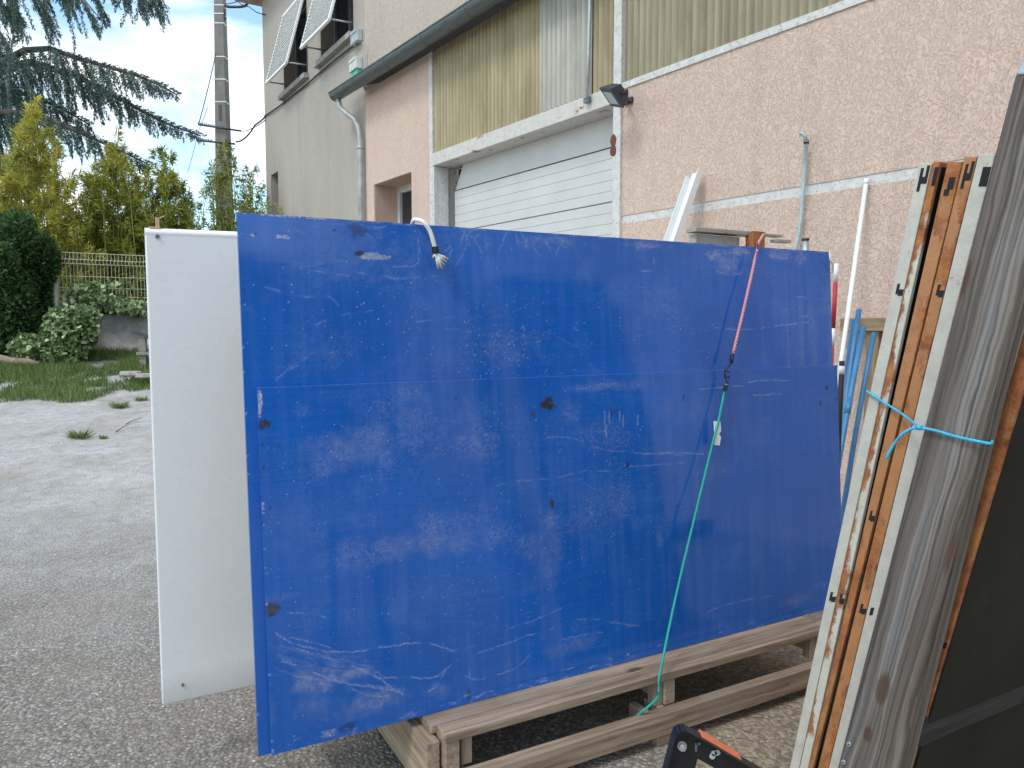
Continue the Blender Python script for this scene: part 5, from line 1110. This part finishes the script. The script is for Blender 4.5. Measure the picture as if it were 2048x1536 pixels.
for (p, q_, lb) in (((252, 850), (285, 838), 'thin dry twig on the gravel, the longer one'), ((232, 866), (258, 852), 'thin dry twig on the gravel, the shorter one')):
    a = gpt2(*p)+Z*.012; b_ = gpt2(*q_)+Z*.02; m_ = MB(); m_.tube([a, a.lerp(b_, .5)+Z*.01, b_], .006, 5, r2=.003); tag(obj('twig', m_, bark), lb, 'twig', 'dry twigs on the gravel')
# scattered chippings (uncountable)
def pebbles():
    m_ = MB(); n_ = 2600
    for _ in range(n_):
        y = 1.9 + 9*random.random()**1.5; x = random.uniform(-.72*y-.2, .15 if y < 3 else -.2*y); z = zt(x, y); r_ = random.uniform(.003, .0075)*(1+.05*y)
        a_ = random.uniform(0, 6.28); ca, sa = math.cos(a_), math.sin(a_); e = random.uniform(.6, 1)
        vs = [(x+ca*r_, y+sa*r_, z+.002), (x-sa*r_*e, y+ca*r_*e, z+.002), (x-ca*r_, y-sa*r_, z+.002), (x+sa*r_*e, y-ca*r_*e, z+.002), (x, y, z+r_*.75)]
        m_.add(vs, [(0, 1, 4), (1, 2, 4), (2, 3, 4), (3, 0, 4), (3, 2, 1, 0)])
    return m_
pm = M('stone_chips', .9); pm.col(pm.ramp(pm.vor(40, out='Color'), (.2, (.20, .19, .17)), (.6, (.38, .37, .35)), (.9, (.62, .61, .59))))
tag(obj('gravel', pebbles(), pm.m), 'loose pale stone chippings scattered over the yard', 'gravel', None, 'stuff')
# ================================================================ UTILITY POLE
PD = 17.6; pb = ony(450, 640, PD); pb.z = 1.5; up = thing('utility_pole', pb, 'grey precast concrete utility pole with white bands and cable brackets', 'utility pole')
wtop, wbot = .185, .33; ct = ony(440, 0, PD); cb = ony(450, 445, PD); slope = (cb-ct)/(ct.z-cb.z)
def pc(z): return V((ct.x + (cb.x-ct.x)*(ct.z-z)/(ct.z-cb.z), PD, z))
def pw(z): return .195 + (ct.z-z)*.021
m_ = MB(); zz2 = [10.6, 8, 6, 4, 1.4]; vs = []
for z in zz2:
    w_ = pw(z)/2; c = pc(z); vs += [c+V((-w_, -w_*1.1, 0)), c+V((w_, -w_*1.1, 0)), c+V((w_, w_*1.1, 0)), c+V((-w_, w_*1.1, 0))]
m_.add(vs, [(i*4+k, i*4+(k+1) % 4, (i+1)*4+(k+1) % 4, (i+1)*4+k) for i in range(4) for k in range(4)] + [(3, 2, 1, 0)])
obj('shaft', m_, simple('pole_concrete', (.22, .205, .19), .9, 0, .15, 6, bump=.003), up, .01)
for y in (14, 31, 50, 117, 162, 207):
    z = ony(440, y, PD).z; c = pc(z); w_ = pw(z)/2+.008; m_ = MB(); m_.cbox(c, V((1, 0, 0)), V((0, 1, 0)), Z, w_*2, w_*2.2, .022); obj('band', m_, white, up)
for y0, y1 in ((213, 245), (290, 330), (366, 400)):
    z1 = ony(440, y0, PD).z; z0_ = ony(440, y1, PD).z; c = pc((z0_+z1)/2); m_ = MB(); m_.cbox(c+V((0, -pw(c.z)*.55, 0)), V((1, 0, 0)), V((0, 1, 0)), Z, .07, .012, z1-z0_); obj('recess_shade', m_, simple('pole_recess_shade', (.11, .10, .095), .9), up)  # darker plates on the shaft paint the shade of the recesses
for (x0, y0, x1, y1) in ((397, 249, 482, 262), (397, 281, 470, 288)):
    a = ony(x0, y0, PD-.2); b_ = ony(x1, y1, PD-.2); m_ = MB(); m_.tube([a, b_], .022, 6)
    for k in range(9): c = a.lerp(b_, k/22); m_.tube([c-Z*.02, c+Z*.05], .012, 5)
    obj('bracket_arm', m_, darkm, up)
def cable(pts, r, label, g_='overhead cables at the utility pole'):
    P = [V(p) for p in pts]; tag(rope_obj(P, r), label, 'cable', g_)
def rope_obj(P, r):
    o_ = []
    for i in range(len(P)-1):
        for k in range(5): o_.append(P[i].lerp(P[i+1], k/5) - Z*((P[i+1]-P[i]).length*.03*math.sin(math.pi*k/5)))
    o_.append(P[-1]); m_ = MB(); m_.tube(o_, r, 5); return obj('cable', m_, wirem)
hc = lambda y: ong(530, y, .02)
cable([ony(472, 284, PD-.2), ony(490, 276, PD-.7), ony(510, 250, PD-1.3), hc(234)], .018, 'thick dark cable from the lower pole bracket to the house corner')
cable([ony(480, 262, PD-.2), ony(505, 256, PD-1), hc(240)], .010, 'thin cable from the upper pole bracket to the house corner')
cable([ony(450, 12, PD-.2), ony(470, 14, PD-.4), ony(490, 12, PD-.6), ony(497, 3, PD-.8)], .030, 'thick dark cable bundle leaving the top of the utility pole')
cable([ony(450, 8, PD-.2), ony(475, 3, PD-.4), ony(499, 14, PD-.8), hc(29)], .010, 'thin cable from the pole top down to the grey house')
cable([ony(432, 106, PD-.2), ony(397, 250, PD-.2)], .010, 'taut stay wire from the pole shaft to the upper bracket')
cable([ony(449, 20, PD-.2), ony(450, 40, PD-.2)], .02, 'short dark cable strapped down the right side of the pole top')
cable([ony(415, 215, PD-.1), ony(397, 262, PD-.1), ony(375, 345, PD+.5)], .006, 'very thin wire sloping down left of the pole')
